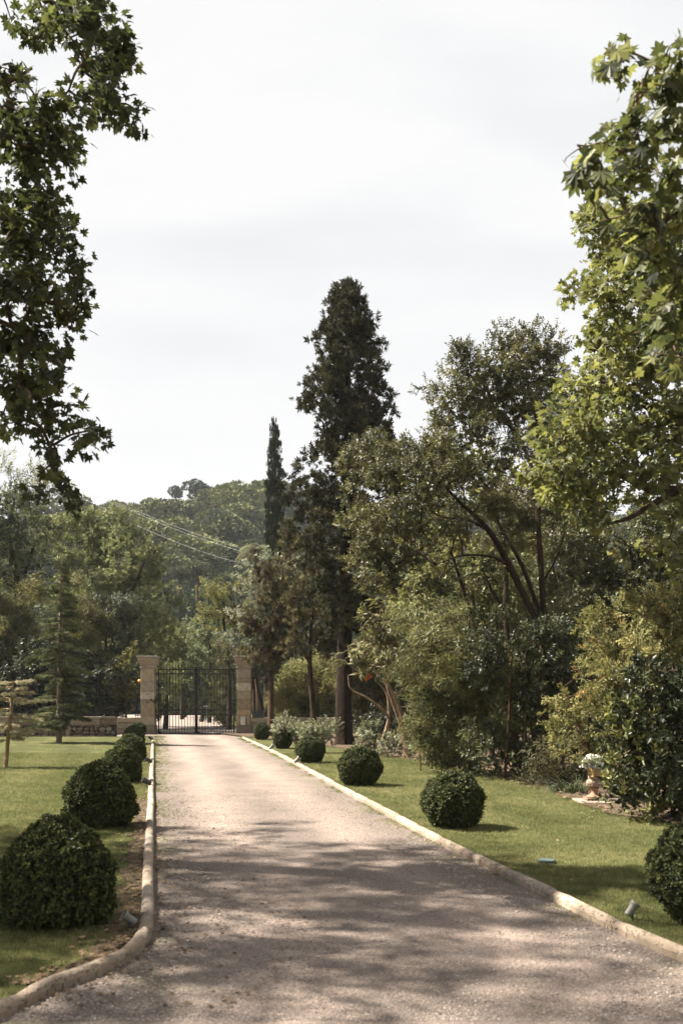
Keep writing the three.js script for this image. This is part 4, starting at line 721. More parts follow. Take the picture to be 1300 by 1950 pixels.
{ const shrub = (name, label, d, list, palette, geo, mat, extra = {}) => { const x = list[0][0]; plant(name, label, 'shrub', P(x, CY, d).setY(0).toArray(), { trunk: extra.trunk ?? [seen([[x, CY + EYE * F / d, d, 0.03], [x, CY + EYE * F / d - 12, d, 0.025], [x + 2, list[0][1], d, 0.012]])], branches: 20, tip: 0.004, seed: x, subR: 0.16, geo, mat, lai: 4.5, fill: 0.55, blobs: B(d, list), palette, barkOf: bark(0.07, 0.06, 0.05), ...extra }); };
  const vib = pal([0.06, 0.07, 0.03], [0.13, 0.14, 0.07], [0.28, 0.28, 0.18]);
  shrub('clipped_shrub', 'pale speckled clipped shrub on the lawn beside the wall, behind the small box balls', 29.5, [[549, 1382, 28, 20], [545, 1395, 22, 18], [562, 1398, 18, 16]], vib, T.small, L.oak, { lai: 3.6 });
  shrub('clipped_shrub', 'pale speckled clipped shrub with a bare short stem next to the tall cypress trunk', 27, [[611, 1383, 31, 18], [600, 1392, 22, 14], [625, 1395, 22, 14]], vib, T.small, L.oak, { lai: 3.6, trunk: [seen([[619, 1437, 27, 0.035], [616, 1415, 27, 0.03], [612, 1385, 27, 0.012]]), seen([[617, 1436, 27, 0.025], [607, 1412, 27, 0.02], [598, 1390, 27, 0.01]])] });
  shrub('variegated_shrub', 'loose pale leaved shrub left of the loquat stems', 27, [[713, 1402, 20, 20], [700, 1415, 14, 16]], vib, T.oak, L.gloss);
  shrub('variegated_shrub', 'low white speckled shrub at the foot of the loquat', 25.2, [[738, 1424, 24, 15], [755, 1420, 15, 14]], pal([0.05, 0.058, 0.024], [0.12, 0.125, 0.06], [0.34, 0.33, 0.25]), T.oak, L.gloss);
  shrub('dark_shrub', 'dark broadleaved shrub behind the loquat stems', 29, [[705, 1372, 26, 22], [735, 1380, 22, 22], [720, 1395, 20, 20]], darkHedge, T.broad, L.gloss);
  shrub('speckled_shrub', 'speckled light green shrub right of the loquat foot, before the bamboo', 22.5, [[815, 1418, 24, 34], [836, 1430, 20, 28], [805, 1440, 16, 18]], vib, T.oak, L.gloss, { lai: 2.8 });
  shrub('rounded_shrub', 'small upright rounded shrub with a pale lit side, below the bamboo', 20.4, [[900, 1415, 18, 26], [903, 1442, 21, 28], [912, 1395, 14, 16]], pal([0.045, 0.052, 0.018], [0.085, 0.09, 0.035], [0.15, 0.15, 0.07]), T.small, L.boxwood);
  shrub('shade_shrub', 'brown green trailing shrub in the shade left of the iris leaves', 17.2, [[1045, 1460, 30, 44], [1020, 1475, 24, 30], [1062, 1482, 20, 24]], pal([0.03, 0.03, 0.012], [0.05, 0.048, 0.02], [0.08, 0.072, 0.03]), T.small, L.soft, { geo: T.bamboo, up: -0.4 });
}
plant('orange_tipped_shrub', 'tall airy yellow green shrub with orange tips behind the urn', 'shrub', P(1200, CY, 15.2).setY(0).toArray(), {
  trunk: [seen([[1128, 1520, 15.2, 0.06], [1118, 1430, 15.2, 0.055], [1092, 1362, 15.3, 0.05], [1070, 1310, 15.4, 0.02]]), seen([[1210, 1520, 15.3, 0.05], [1200, 1400, 15.3, 0.04], [1190, 1260, 15.3, 0.015]]), seen([[1280, 1520, 15.3, 0.05], [1270, 1400, 15.3, 0.04], [1265, 1230, 15.3, 0.015]])], barkOf: bark(0.13, 0.095, 0.07), branches: 200, tip: 0.0035, seed: 140, subR: 0.22, geo: T.nandina, mat: L.soft, lai: 3.6, holes: 0.5, up: 0.3, out: 0.9,
  crowns: [{ blobs: B(15.2, [[1180, 1240, 56, 44], [1240, 1210, 60, 44], [1300, 1200, 50, 46], [1150, 1280, 44, 40], [1210, 1280, 60, 44, -0.5], [1280, 1260, 56, 46, -0.4], [1330, 1250, 40, 60], [1120, 1320, 34, 30], [1170, 1340, 46, 36], [1230, 1330, 50, 40], [1090, 1345, 24, 24], [1075, 1370, 16, 30], [1085, 1410, 18, 34], [1110, 1390, 26, 30], [1150, 1400, 34, 34], [1075, 1450, 12, 22], [1140, 1230, 26, 14], [1120, 1180, 20, 10, 0.5], [1270, 1160, 40, 24], [1310, 1150, 30, 20], [1200, 1170, 44, 26], [1150, 1195, 36, 24], [1240, 1165, 40, 24]]), palette: pal([0.085, 0.085, 0.028], [0.165, 0.155, 0.055], [0.27, 0.235, 0.095]) },
    { part: 'orange_tips', blobs: B(15.1, [[1170, 1225, 60, 36], [1240, 1190, 60, 30], [1110, 1300, 36, 20], [1075, 1335, 24, 16], [1290, 1170, 50, 30]]), lai: 0.28, palette: pal([0.22, 0.15, 0.05], [0.30, 0.17, 0.06]), seed: 141, scale: 0.8 }],
});
plant('laurel_bush', 'large dark glossy laurel bush with orange new shoots beside the urn', 'shrub', P(1250, CY, 12.6).setY(0).toArray(), {
  trunk: [seen([[1240, 1560, 12.8, 0.04], [1235, 1480, 12.8, 0.03], [1225, 1350, 12.8, 0.015]]), seen([[1280, 1562, 12.8, 0.04], [1285, 1480, 12.8, 0.03], [1290, 1330, 12.8, 0.015]])], barkOf: bark(0.08, 0.065, 0.05), branches: 160, tip: 0.0035, seed: 150, subR: 0.2, geo: T.laurel, mat: L.gloss, lai: 3.6, fill: 0.5, up: 0.6,
  crowns: [{ blobs: B(12.7, [[1215, 1330, 40, 44], [1270, 1310, 50, 40], [1320, 1330, 50, 60], [1190, 1390, 36, 46], [1245, 1390, 60, 56, -0.2], [1310, 1410, 60, 60], [1194, 1450, 30, 44], [1230, 1470, 50, 56, -0.3], [1300, 1490, 64, 60, -0.2], [1200, 1515, 32, 40], [1250, 1535, 60, 36], [1330, 1540, 50, 40], [1240, 1280, 30, 24]]), palette: pal([0.016, 0.022, 0.008], [0.03, 0.038, 0.012], [0.06, 0.066, 0.02]) },
    { part: 'new_shoots', blobs: B(12.5, [[1215, 1275, 18, 14], [1232, 1292, 16, 14], [1262, 1275, 16, 10], [1283, 1285, 14, 12], [1275, 1268, 12, 8], [1248, 1305, 24, 12], [1190, 1318, 10, 8], [1135, 1478, 4, 5]]), lai: 0.5, palette: pal([0.22, 0.12, 0.04], [0.32, 0.17, 0.06], [0.2, 0.18, 0.05]), seed: 151, scale: 0.75, up: 1.5 },
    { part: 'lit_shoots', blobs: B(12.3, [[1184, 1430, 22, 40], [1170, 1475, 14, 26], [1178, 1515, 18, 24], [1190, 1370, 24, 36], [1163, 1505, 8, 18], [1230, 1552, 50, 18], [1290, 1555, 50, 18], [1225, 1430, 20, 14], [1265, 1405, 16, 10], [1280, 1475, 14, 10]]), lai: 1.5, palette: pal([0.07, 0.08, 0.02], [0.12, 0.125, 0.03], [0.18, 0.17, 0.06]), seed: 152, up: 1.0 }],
});

// urn with white flowers, its slab, iris leaves
{ const c = G(1131, 1531), k = -c.z / F, t = thing('garden_urn', 'weathered terracotta urn on a slab, planted with white flowers, beside the laurel bush', 'urn', [c.x, 0.06, c.z]), H = (1531 - 1466) * k, clay = stone(0.32, 0.19, 0.125, 0.01), worn = stone(0.38, 0.28, 0.205, 0.01);
  const lathe = (pts, m, name, par = t) => part(name, new THREE.LatheGeometry(pts.map(([r, y]) => new THREE.Vector2(r * k, y * H)), 40), m, par);
  part('base', at(box(36 * k, 0.075 * H, 36 * k, 0.006), 0, 0.037 * H, 0), clay, t);
  lathe([[0, 0.075], [15.5, 0.075], [15, 0.11], [9, 0.16], [6.6, 0.22], [6.8, 0.3], [8.4, 0.335], [9.4, 0.35], [9.4, 0.375], [7, 0.385], [0, 0.385]], clay, 'foot');
  lathe([[0, 0.38], [7, 0.385], [11, 0.405], [14.5, 0.45], [15.6, 0.5], [15, 0.55], [13.4, 0.58], [12, 0.6], [0, 0.6]], worn, 'belly');
  const gad = new THREE.CapsuleGeometry(1.35 * k, 8.4 * k, 4, 8); for (let i = 0; i < 18; i++) { const a = i / 18 * 6.283, o = part('gadroon', gad, worn, t); o.position.set(Math.cos(a) * 14.1 * k, 0.487 * H, Math.sin(a) * 14.1 * k); }
  lathe([[11.6, 0.6], [12, 0.66], [12.4, 0.78], [13.4, 0.88], [15.4, 0.93], [15, 0.95], [0, 0.94]], worn, 'bowl');
  const rim = lathe([[14.6, 0.94], [20.2, 0.955], [21.4, 0.975], [20.6, 0.995], [18, 0.99], [15, 0.96]], worn, 'rim');
  const bead = new THREE.SphereGeometry(1.7 * k, 10, 8); for (let i = 0; i < 24; i++) { const a = i / 24 * 6.283, o = part('rim_bead', bead, worn, t); o.position.set(Math.cos(a) * 20.2 * k, 0.968 * H, Math.sin(a) * 20.2 * k); }
  const f = thing('white_flowers', 'bunch of white flowers growing in the terracotta urn', 'flowers', [c.x, 0.06 + 0.95 * H, c.z]), r = rng(160), s = new Soup(), fl = [];
  for (let i = 0; i < 5; i++) { const a = i / 5 * 6.283; s.leaf(V(0, 0, 0), V(Math.cos(a), 0.35, Math.sin(a)).normalize(), V(0, 1, 0), 0.022, 0.009, 0.2, 0.15, [1, 1, 1]); }
  const fg = s.geo(); for (let i = 0; i < 420; i++) { const a = r() * 6.283, e = Math.sqrt(r()), q = (26 + 6 * noise3(Math.cos(a) * 1.4, Math.sin(a) * 1.4, 3)) * k * e, y = (0.02 + (1 - e * e) * 17 * k + (r() - 0.3) * 8 * k); const d = V(Math.cos(a) * e, 0.6, Math.sin(a) * e + 0.15).addScaledVector(randDir(r), 0.5).normalize(); fl.push({ m: pose(V(Math.cos(a) * q - 3 * k, y, Math.sin(a) * q), d, r() * 6, 0.8 + 0.6 * r()), c: tint(pal([0.62, 0.6, 0.5], [0.8, 0.79, 0.72]), r(), r(), 0.1) }); }
  scatter('blossoms', fg, L.flower, fl, f);
  const lv = []; for (let i = 0; i < 160; i++) { const a = r() * 6.283, e = Math.sqrt(r()), q = 22 * k * e; lv.push({ m: pose(V(Math.cos(a) * q - 2 * k, r() * 12 * k, Math.sin(a) * q), V(Math.cos(a) * e, 0.7, Math.sin(a) * e).normalize(), r() * 6, 0.7), c: tint(pal([0.05, 0.06, 0.02], [0.11, 0.12, 0.04]), r(), r()) }); }
  scatter('leaves', T.small, L.soft, lv, f);
  const sl = thing('paving_slab', 'pinkish stone slab under the terracotta urn', 'slab', [c.x + 0.12, 0.03, c.z + 0.03]);
  part('slab', at(box(0.78, 0.05, 0.62, 0.015, 2), 0, 0.005, 0), stone(0.33, 0.26, 0.21), sl); }
{ const c = G(1088, 1513), t = thing('iris_clump', 'low clump of arching strap shaped leaves left of the urn', 'plant', c.toArray()), r = rng(165), s = new Soup();
  for (let i = 0; i < 150; i++) { const a = r() * 6.283, o = 0.22 * Math.sqrt(r()), e = 0.6 + 1.2 * r(), len = 0.32 + 0.22 * r(), w = 0.008 + 0.005 * r(), sh = 0.7 + 0.6 * r(), dx = Math.cos(a), dz = Math.sin(a), sx = -dz * w, sz = dx * w; let p = V(dx * o * 1.3 + (r() - 0.5) * 0.25, 0.02, dz * o), el = 1.45 - 0.5 * r();
    for (let k = 0; k < 5; k++) { const q = p.clone().add(V(dx * Math.cos(el), Math.sin(el), dz * Math.cos(el)).multiplyScalar(len / 5)), f0 = 1 - k / 5, f1 = 1 - (k + 1) / 5, A = p.clone().add(V(sx * f0, 0, sz * f0)), Bq = p.clone().add(V(-sx * f0, 0, -sz * f0)), C = q.clone().add(V(sx * f1, 0, sz * f1)), D = q.clone().add(V(-sx * f1, 0, -sz * f1)), c3 = [sh * 0.045, sh * 0.055, sh * 0.018]; s.tri(A, C, Bq, c3); if (k < 4) s.tri(Bq, C, D, c3); p = q; el -= e * 0.45; } }
  part('leaves', s.geo(), L.gloss, t).userData.kind = 'stuff'; }

// ---------------------------------------------------------------- clipped box bushes along the drive
{ const r = rng(170), list = [];
  const shape = (d) => { const a = Math.atan2(d.z, d.x); return 1 + 0.10 * noise3(d.x * 1.7, d.y * 1.7, d.z * 1.7) + 0.03 * noise3(d.x * 6, d.y * 6, d.z * 6); };
  const domeF = (y) => { const u = Math.min(0.985, Math.abs(y * 2)); return y < 0 ? (1 + 0.14 * u) * Math.min(1.9, Math.sqrt(1 - Math.pow(u, 5)) / Math.sqrt(1 - u * u)) : 1 - 0.26 * u * u; };
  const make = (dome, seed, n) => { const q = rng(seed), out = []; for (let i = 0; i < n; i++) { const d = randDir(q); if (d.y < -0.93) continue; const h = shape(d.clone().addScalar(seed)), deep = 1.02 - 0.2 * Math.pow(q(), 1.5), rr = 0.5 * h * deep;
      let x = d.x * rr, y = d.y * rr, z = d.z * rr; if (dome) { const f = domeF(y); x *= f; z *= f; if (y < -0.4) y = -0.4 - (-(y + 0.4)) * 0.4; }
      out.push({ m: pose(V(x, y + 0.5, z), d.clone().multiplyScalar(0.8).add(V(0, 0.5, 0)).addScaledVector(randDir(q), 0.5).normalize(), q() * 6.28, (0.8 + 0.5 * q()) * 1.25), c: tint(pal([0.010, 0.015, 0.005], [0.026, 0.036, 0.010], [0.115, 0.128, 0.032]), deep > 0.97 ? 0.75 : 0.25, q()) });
      if (i % 45 === 0 && d.y > -0.2) out.push({ m: pose(V(x * 1.03, y * 1.03 + 0.5, z * 1.03), d.clone().multiplyScalar(0.5).add(V(0, 0.9, 0)).addScaledVector(randDir(q), 0.3).normalize(), q() * 6.28, 1.5), c: tint(pal([0.06, 0.075, 0.016], [0.12, 0.125, 0.03]), q(), q()) });
      if (i % 300 === 7) for (let k = 0; k < 5; k++) out.push({ m: pose(V(x, y + 0.5, z).addScaledVector(randDir(q), 0.03), randDir(q), q() * 6.28, 1.1), c: tint(pal([0.10, 0.075, 0.03], [0.17, 0.12, 0.05]), q(), q()) }); } return out; };
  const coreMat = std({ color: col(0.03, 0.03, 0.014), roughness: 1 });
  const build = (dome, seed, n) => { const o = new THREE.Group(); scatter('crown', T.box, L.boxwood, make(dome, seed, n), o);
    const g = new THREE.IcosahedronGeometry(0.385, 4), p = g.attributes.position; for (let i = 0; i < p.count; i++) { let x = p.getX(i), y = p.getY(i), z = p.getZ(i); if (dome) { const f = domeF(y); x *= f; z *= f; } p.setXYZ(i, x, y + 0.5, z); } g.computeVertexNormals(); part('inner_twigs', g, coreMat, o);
    part('stem', limb([[0, -0.05, 0, 0.035], [0.01, 0.15, 0, 0.03], [0, 0.4, 0, 0.015]], 7, 4), bark(0.1, 0.08, 0.06), o); return o; };
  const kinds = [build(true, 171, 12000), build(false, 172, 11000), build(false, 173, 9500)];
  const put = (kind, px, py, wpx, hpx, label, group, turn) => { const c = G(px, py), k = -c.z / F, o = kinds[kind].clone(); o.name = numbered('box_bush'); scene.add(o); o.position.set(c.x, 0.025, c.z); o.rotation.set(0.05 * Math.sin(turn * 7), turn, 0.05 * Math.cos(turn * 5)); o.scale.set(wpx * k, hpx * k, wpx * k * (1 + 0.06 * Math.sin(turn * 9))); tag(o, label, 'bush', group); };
  const gl = 'clipped box bushes in a row left of the drive', gr = 'clipped box balls in a row right of the drive';
  put(0, 112, 1764, 173.0, 189.4, 'largest and nearest dark domed box bush of the left row, in deep shade', gl, 0.3);
  put(0, 191, 1577, 111.6, 115.0, 'second domed box bush of the left row, just behind the largest', gl, 2.1);
  put(0, 231, 1493, 65.1, 65.5, 'third box bush of the left row, with a bright green lit top', gl, 4);
  put(0, 249, 1451, 48.4, 47.8, 'fourth box bush of the left row, between two overlapping lit bushes', gl, 1);
  put(0, 255, 1418, 34.4, 32.7, 'fifth box bush of the left row, small with a bright rounded top', gl, 5.2);
  put(1, 263, 1402, 27.9, 23.9, 'smallest and farthest box bush of the left row, in shade beside the pillar plinth', gl, 3);
  put(2, 1337, 1760, 182.3, 173.5, 'nearest box ball of the right row, cut off by the right edge', gr, 0.5);
  put(1, 863, 1580, 104.2, 99.1, 'biggest whole box ball on the right lawn, casting a shadow to its right', gr, 2);
  put(2, 686, 1499, 72.5, 69.0, 'box ball on the right lawn with a ragged tuft sticking out on its right', gr, 3.3);
  put(1, 591, 1455, 46.5, 46.0, 'box ball in front of the clipped shrub with the bare stem', gr, 4.4);
  put(2, 538, 1427, 33.5, 35.4, 'box ball in front of the pale clipped shrub beside the wall', gr, 1.3);
  put(1, 498, 1410, 27.0, 30.1, 'small box ball under the letterbox at the right gate pillar', gr, 5.5);
}

// ---------------------------------------------------------------- spotlights, valve lid
function spot(px, py, s, label, mat, yaw, pitch) {
  const c = G(px, py, 0.03), t = thing('spotlight', label, 'spotlight', [c.x, 0.03, c.z], yaw, 'garden spotlights beside the kerbs');
  part('spike', at(new THREE.CylinderGeometry(0.008, 0.008, 0.1, 8), 0, 0.02, 0), M.darkMetal, t);
  part('bracket', at(box(0.014 * s, 0.05 * s, 0.06 * s, 0.003), 0, 0.055, 0), M.darkMetal, t);
  const h = part('housing', new THREE.LatheGeometry([[0, -0.09], [0.036, -0.088], [0.04, -0.08], [0.042, 0.02], [0.05, 0.045], [0.055, 0.05], [0.055, 0.07], [0.047, 0.072], [0.045, 0.055]].map(([r, y]) => new THREE.Vector2(r * s, y * s)), 28), mat, t);
  h.position.set(0, 0.05 + 0.05 * s, 0); h.rotation.z = pitch;
  part('lens', at(new THREE.CylinderGeometry(0.045 * s, 0.045 * s, 0.006, 28), 0, 0.058 * s, 0), M.glass, h);
}
spot(246, 1771, 0.62, 'silver garden spotlight tilted towards the nearest dark bush, by the curved kerb', M.steel, 0.4, 0.9);
spot(279, 1499, 1, 'dark garden spotlight beside the third bush of the left row', M.darkMetal, 0.3, 1.1);
spot(283, 1456, 1, 'dark garden spotlight beside the fourth bush of the left row', M.darkMetal, 0.3, 1.1);
spot(287, 1411, 1, 'small dark garden spotlight at the gate end of the left kerb', M.darkMetal, 0.3, 1.0);
spot(1203, 1752, 0.66, 'silver grey garden spotlight just behind the right kerb, near the cut off box ball', M.steel, 0, -0.6);
spot(566, 1455, 1, 'tiny pale spotlight behind the kerb, left of a box ball on the right lawn', M.steel, 0, -0.8);
spot(517, 1429, 1, 'tiny pale spotlight behind the right kerb, nearest to the gate', M.steel, 0, -0.8);
{ const c = G(1040, 1639, 0.05), t = thing('valve_lid', 'small pale blue plastic lid lying in the right lawn', 'lid', [c.x, 0.055, c.z]);
  part('lid', at(new THREE.CylinderGeometry(0.075, 0.078, 0.02, 28), 0, -0.005, 0), dull({ color: col(0.06, 0.08, 0.08), roughness: 0.8 }), t);
  part('collar', at(new THREE.CylinderGeometry(0.086, 0.088, 0.03, 28), 0, -0.018, 0), M.darkMetal, t); }

// ---------------------------------------------------------------- plane trees
const leafShapes = [planeLeaf(201), planeLeaf(202), planeLeaf(203), planeLeaf(204), planeLeaf(205)];
function leafPose(p, dir, up, scale) {
  const y = dir.clone().normalize(), z = up.clone().addScaledVector(y, -up.dot(y)).normalize(), x = V().crossVectors(y, z);
  return new THREE.Matrix4().makeBasis(x.multiplyScalar(scale), y.multiplyScalar(scale), z.multiplyScalar(scale)).setPosition(p);
}
const planeTwig = (() => { const r = rng(210), gs = []; for (let i = 0; i < 6; i++) { const a = i * 2.4 + r(), g = leafShapes[i % 3].clone(), d = V(Math.cos(a), 0.2 - 0.7 * r(), Math.sin(a)); g.applyMatrix4(leafPose(V(d.x * 0.6, i * 0.42, d.z * 0.6), d, V(r() - 0.5, 1, r() - 0.5), 0.85 + 0.3 * r())); gs.push(g); } return mergeGeometries(gs); })();
function planeTree(label, base, { trunk, barkOf, shown, hidden = [], size, palette, mats, seed, lai = 2.4, subR, branches, dr = 0.8, tip = 0.006, nearFirst = true }) {
  const t = thing('plane_tree', label, 'tree', base), r = rng(seed), o = V(...base);
  const loc = (b) => ({ ...b, c: b.c.clone().sub(o) });
  const jit = shown.map((b) => { const k = 1 + (r() - 0.5) * 2 * dr / -b.c.z, c = b.c.clone().sub(V(0, EYE, 0)).multiplyScalar(k).add(V(0, EYE, 0)); return { c, r: b.r.map((q) => q * k), k: b.k }; });
  const { list, subs } = crownPoints({ blobs: jit.map(loc), lai, area: size * size * 0.62, subR, seed: seed + 1, out: 0.7, up: -0.25, wild: 0.8, fill: 0.15, subN: 1.7 });
  const all = list.map((e) => ({ ...e, up: V(r() - 0.5, 0.75, r() - 0.5).addScaledVector(randDir(r), 0.6), size: size * (0.5 + 0.75 * r()) }));
  const eye = V(0, EYE, 0).sub(o), look = (e) => { const p = e.p.clone().sub(eye), d = -p.z, x = p.x / d * F + CX, y = CY - p.y / d * F; return x > -20 && x < 1320 && y > -20; };
  const inView = all.filter(look).sort((a, b) => a.p.distanceToSquared(eye) - b.p.distanceToSquared(eye)), single = new Set(inView.slice(0, 300));
  for (const e of single) { const m = part('leaf', leafShapes[Math.floor(r() * 5)], mats[Math.min(mats.length - 1, Math.floor((e.tone * 0.6 + e.v * 0.4) * mats.length))], t); m.applyMatrix4(leafPose(e.p, e.dir, e.up, e.size)); }
  scatter('crown', leafShapes[0], L.plane, all.filter((e) => !single.has(e)).map((e) => ({ m: leafPose(e.p, e.dir, e.up, e.size), c: tint(palette, e.tone, e.v) })), t);
  let far = [];
  if (hidden.length) { const h = crownPoints({ blobs: hidden.map(loc), lai: 1.35, area: size * size * 4.4, subR: 0.6, seed: seed + 2, out: 0.4, up: 0.2, wild: 0.9, fill: 0.3, holes: 0.62 }); far = h.subs; scatter('crown', planeTwig, L.plane, h.list.map((e) => ({ m: pose(e.p, e.dir, e.roll, size * e.s), c: tint(palette, e.tone, e.v) })), t); }
  const ls = trunk.map((l) => l.map(([x, y, z, q]) => [x - o.x, y - o.y, z - o.z, q]));
  const targets = subs.map((s) => s.c), n = Math.min(branches, targets.length), pick = targets.filter((_, i) => i % Math.max(1, Math.floor(targets.length / n)) === 0);
  part('trunk', mergeGeometries([...ls.map((l, i) => limb(l, 8, 5, 0.06, i + seed)), ...grow(ls, [...pick, ...far.slice(0, 120).map((s) => s.c)], { tip, most: 900, seed, sag: 0.06 })]), barkOf, t);
  return t;
}
const planePal = pal([0.022, 0.028, 0.009], [0.066, 0.074, 0.02], [0.165, 0.165, 0.045]);
const planeMats = planePal.flatMap((c, i) => [0.85, 1.15].map((k) => { const m = leafMat(0.5, 0.25, 0.4); m.color.copy(c).multiplyScalar(k * 1.1); return m; }));
const darkPal = pal([0.018, 0.022, 0.007], [0.034, 0.04, 0.012], [0.08, 0.084, 0.024]), darkMats = darkPal.flatMap((c, i) => [0.85, 1.15].map((k) => { const m = leafMat(0.42, 0.25, 0.4); m.color.copy(c).multiplyScalar(k * 1.05); return m; }));
const planeBark = bark(0.13, 0.105, 0.08);
const W = (x, y, z, rx, ry, rz, k) => ({ k, c: V(x, y, z), r: [rx, ry ?? rx, rz ?? rx] });
{ const d = 10;
  planeTree('nearby plane tree whose dark leafy boughs hang into the upper left corner', [-7.6, 0, -11.5], {
    trunk: [[[-7.6, -0.1, -11.5, 0.34], [-7.5, 2.5, -11.4, 0.28], [-7.2, 5, -11.2, 0.24], [-6.8, 8, -11, 0.16], [-6, 11, -10.8, 0.06]], [[-7.3, 4.2, -11.2, 0.13], [-6, 6, -10.9, 0.1], [-4.6, 7.3, -10.4, 0.06], [-3.6, 7.6, -10, 0.03], [-3.1, 7.9, -10, 0.012]], [[-7.4, 3.6, -11.3, 0.12], [-6, 5.2, -10.6, 0.09], [-4.5, 5.8, -10.3, 0.06], [-3.3, 5.3, -10, 0.025]], [[-7, 6.6, -11, 0.11], [-5.4, 8.2, -10.6, 0.08], [-3.6, 8.9, -10.2, 0.05], [-2.6, 8.4, -10, 0.02]], [[-7.3, 4.6, -11.2, 0.1], [-8.5, 7, -13, 0.08], [-9.5, 9, -14.5, 0.04]], [[-7.4, 4.4, -11.2, 0.1], [-7, 6.5, -8.8, 0.07], [-6.4, 8, -7, 0.03]]],
    barkOf: bark(0.07, 0.055, 0.042), seed: 301, size: 0.095, palette: darkPal, mats: darkMats, lai: 6.5, subR: 0.26, branches: 150, dr: 0.7, tip: 0.005,
    shown: B(d, [[110, 12, 40, 22], [165, 25, 46, 30], [205, 60, 34, 40], [233, 112, 30, 30], [195, 105, 36, 32], [85, 62, 26, 30], [135, 60, 44, 32], [30, 42, 16, 20], [184, 140, 26, 26], [210, 172, 24, 24], [244, 213, 24, 20], [200, 210, 28, 26], [150, 190, 26, 18], [112, 225, 44, 34], [60, 205, 32, 26], [16, 150, 20, 28], [8, 200, 26, 30], [125, 268, 30, 24], [80, 290, 42, 30], [30, 260, 34, 28], [128, 310, 16, 20], [40, 335, 44, 34], [88, 380, 32, 30], [15, 410, 46, 44], [108, 420, 30, 26], [62, 460, 50, 40], [130, 490, 34, 28], [148, 535, 20, 22], [62, 540, 54, 40], [8, 520, 46, 44], [108, 575, 40, 30], [155, 560, 14, 12], [138, 615, 15, 22], [25, 630, 54, 44], [80, 640, 36, 40, 0, 0.7], [98, 695, 26, 24], [15, 715, 54, 44], [70, 755, 50, 36], [118, 790, 40, 26], [160, 832, 28, 18], [186, 828, 13, 12], [95, 858, 20, 14], [45, 800, 26, 26], [8, 815, 12, 14], [104, 895, 12, 16], [122, 925, 10, 14], [70, 945, 18, 14], [110, 945, 22, 10], [140, 956, 18, 9]], 0.3),
    hidden: [W(-6.4, 7.3, -10.8, 2.2, 2.2, 2.2), W(-6, 6.2, -8.2, 2.2, 1.8, 2), W(-9.2, 9, -12.6, 2.3, 2.2, 2), W(-7.4, 10, -10, 2.8, 2, 2.4), W(-6.8, 9, -6.6, 2.4, 2, 2.2), W(-9.8, 6, -12.6, 2, 2, 2, 1.4), W(-9.6, 6, -9.2, 2.2, 2, 2, 1.8), W(-8.6, 5.2, -7, 2, 1.6, 2, 1.8), W(-8.2, 5.4, -8.6, 1.6, 1.4, 1.6, 1.4)],
  }); }
planeTree('near plane tree bough with large sunlit leaves in the upper right corner', [5.4, 0, -6.6], {
  trunk: [[[5.4, -0.1, -6.6, 0.3], [5.3, 2, -6.6, 0.25], [5, 4, -6.5, 0.18], [4.4, 6, -6.4, 0.08]], [[5.2, 2.8, -6.6, 0.12], [3.8, 3.8, -6.2, 0.045], [2.7, 4.2, -6.0, 0.016], [2.1, 4.6, -6, 0.007]], [[5.1, 3.4, -6.5, 0.1], [3.6, 5, -6.2, 0.03], [2.4, 5.2, -6, 0.012], [1.8, 5.25, -6, 0.006]]],
  barkOf: planeBark, seed: 311, size: 0.1, palette: planePal, mats: planeMats, lai: 8, subR: 0.14, branches: 90, dr: 0.35, tip: 0.003,
  shown: B(6, [[1178, 105, 27.2, 20.28], [1215, 140, 27.2, 20.28], [1150, 130, 14.4, 10.92], [1190, 85, 12.8, 7.8], [1280, 95, 20.8, 17.16], [1268, 150, 25.6, 23.4], [1245, 185, 24, 15.6], [1290, 225, 27.2, 28.08], [1238, 212, 16, 10.92], [1205, 215, 14.4, 12.48], [1185, 240, 20.8, 14.04], [1220, 265, 33.6, 21.84], [1150, 285, 20.8, 12.48], [1112, 308, 20.8, 10.92], [1084, 300, 8, 6.24], [1130, 335, 24, 17.16], [1098, 330, 9.6, 7.8], [1180, 320, 32, 23.4], [1245, 330, 36.8, 28.08], [1290, 320, 24, 31.2], [1140, 372, 12.8, 9.36], [1175, 380, 24, 17.16], [1230, 400, 35.2, 26.52], [1285, 400, 24, 31.2], [1155, 430, 19.2, 12.48], [1215, 460, 32, 23.4], [1270, 470, 32, 26.52], [1295, 530, 19.2, 23.4], [1245, 510, 20.8, 15.6], [1265, 590, 27.2, 20.28], [1225, 570, 12.8, 7.8], [1215, 625, 17.6, 9.36], [1280, 650, 24, 20.28], [1250, 680, 16, 10.92], [1295, 700, 16, 12.48], [1270, 615, 24, 20.28]], 0.22),
  hidden: [W(4.4, 5.4, -7, 1.3, 1.4, 1.4)],
});
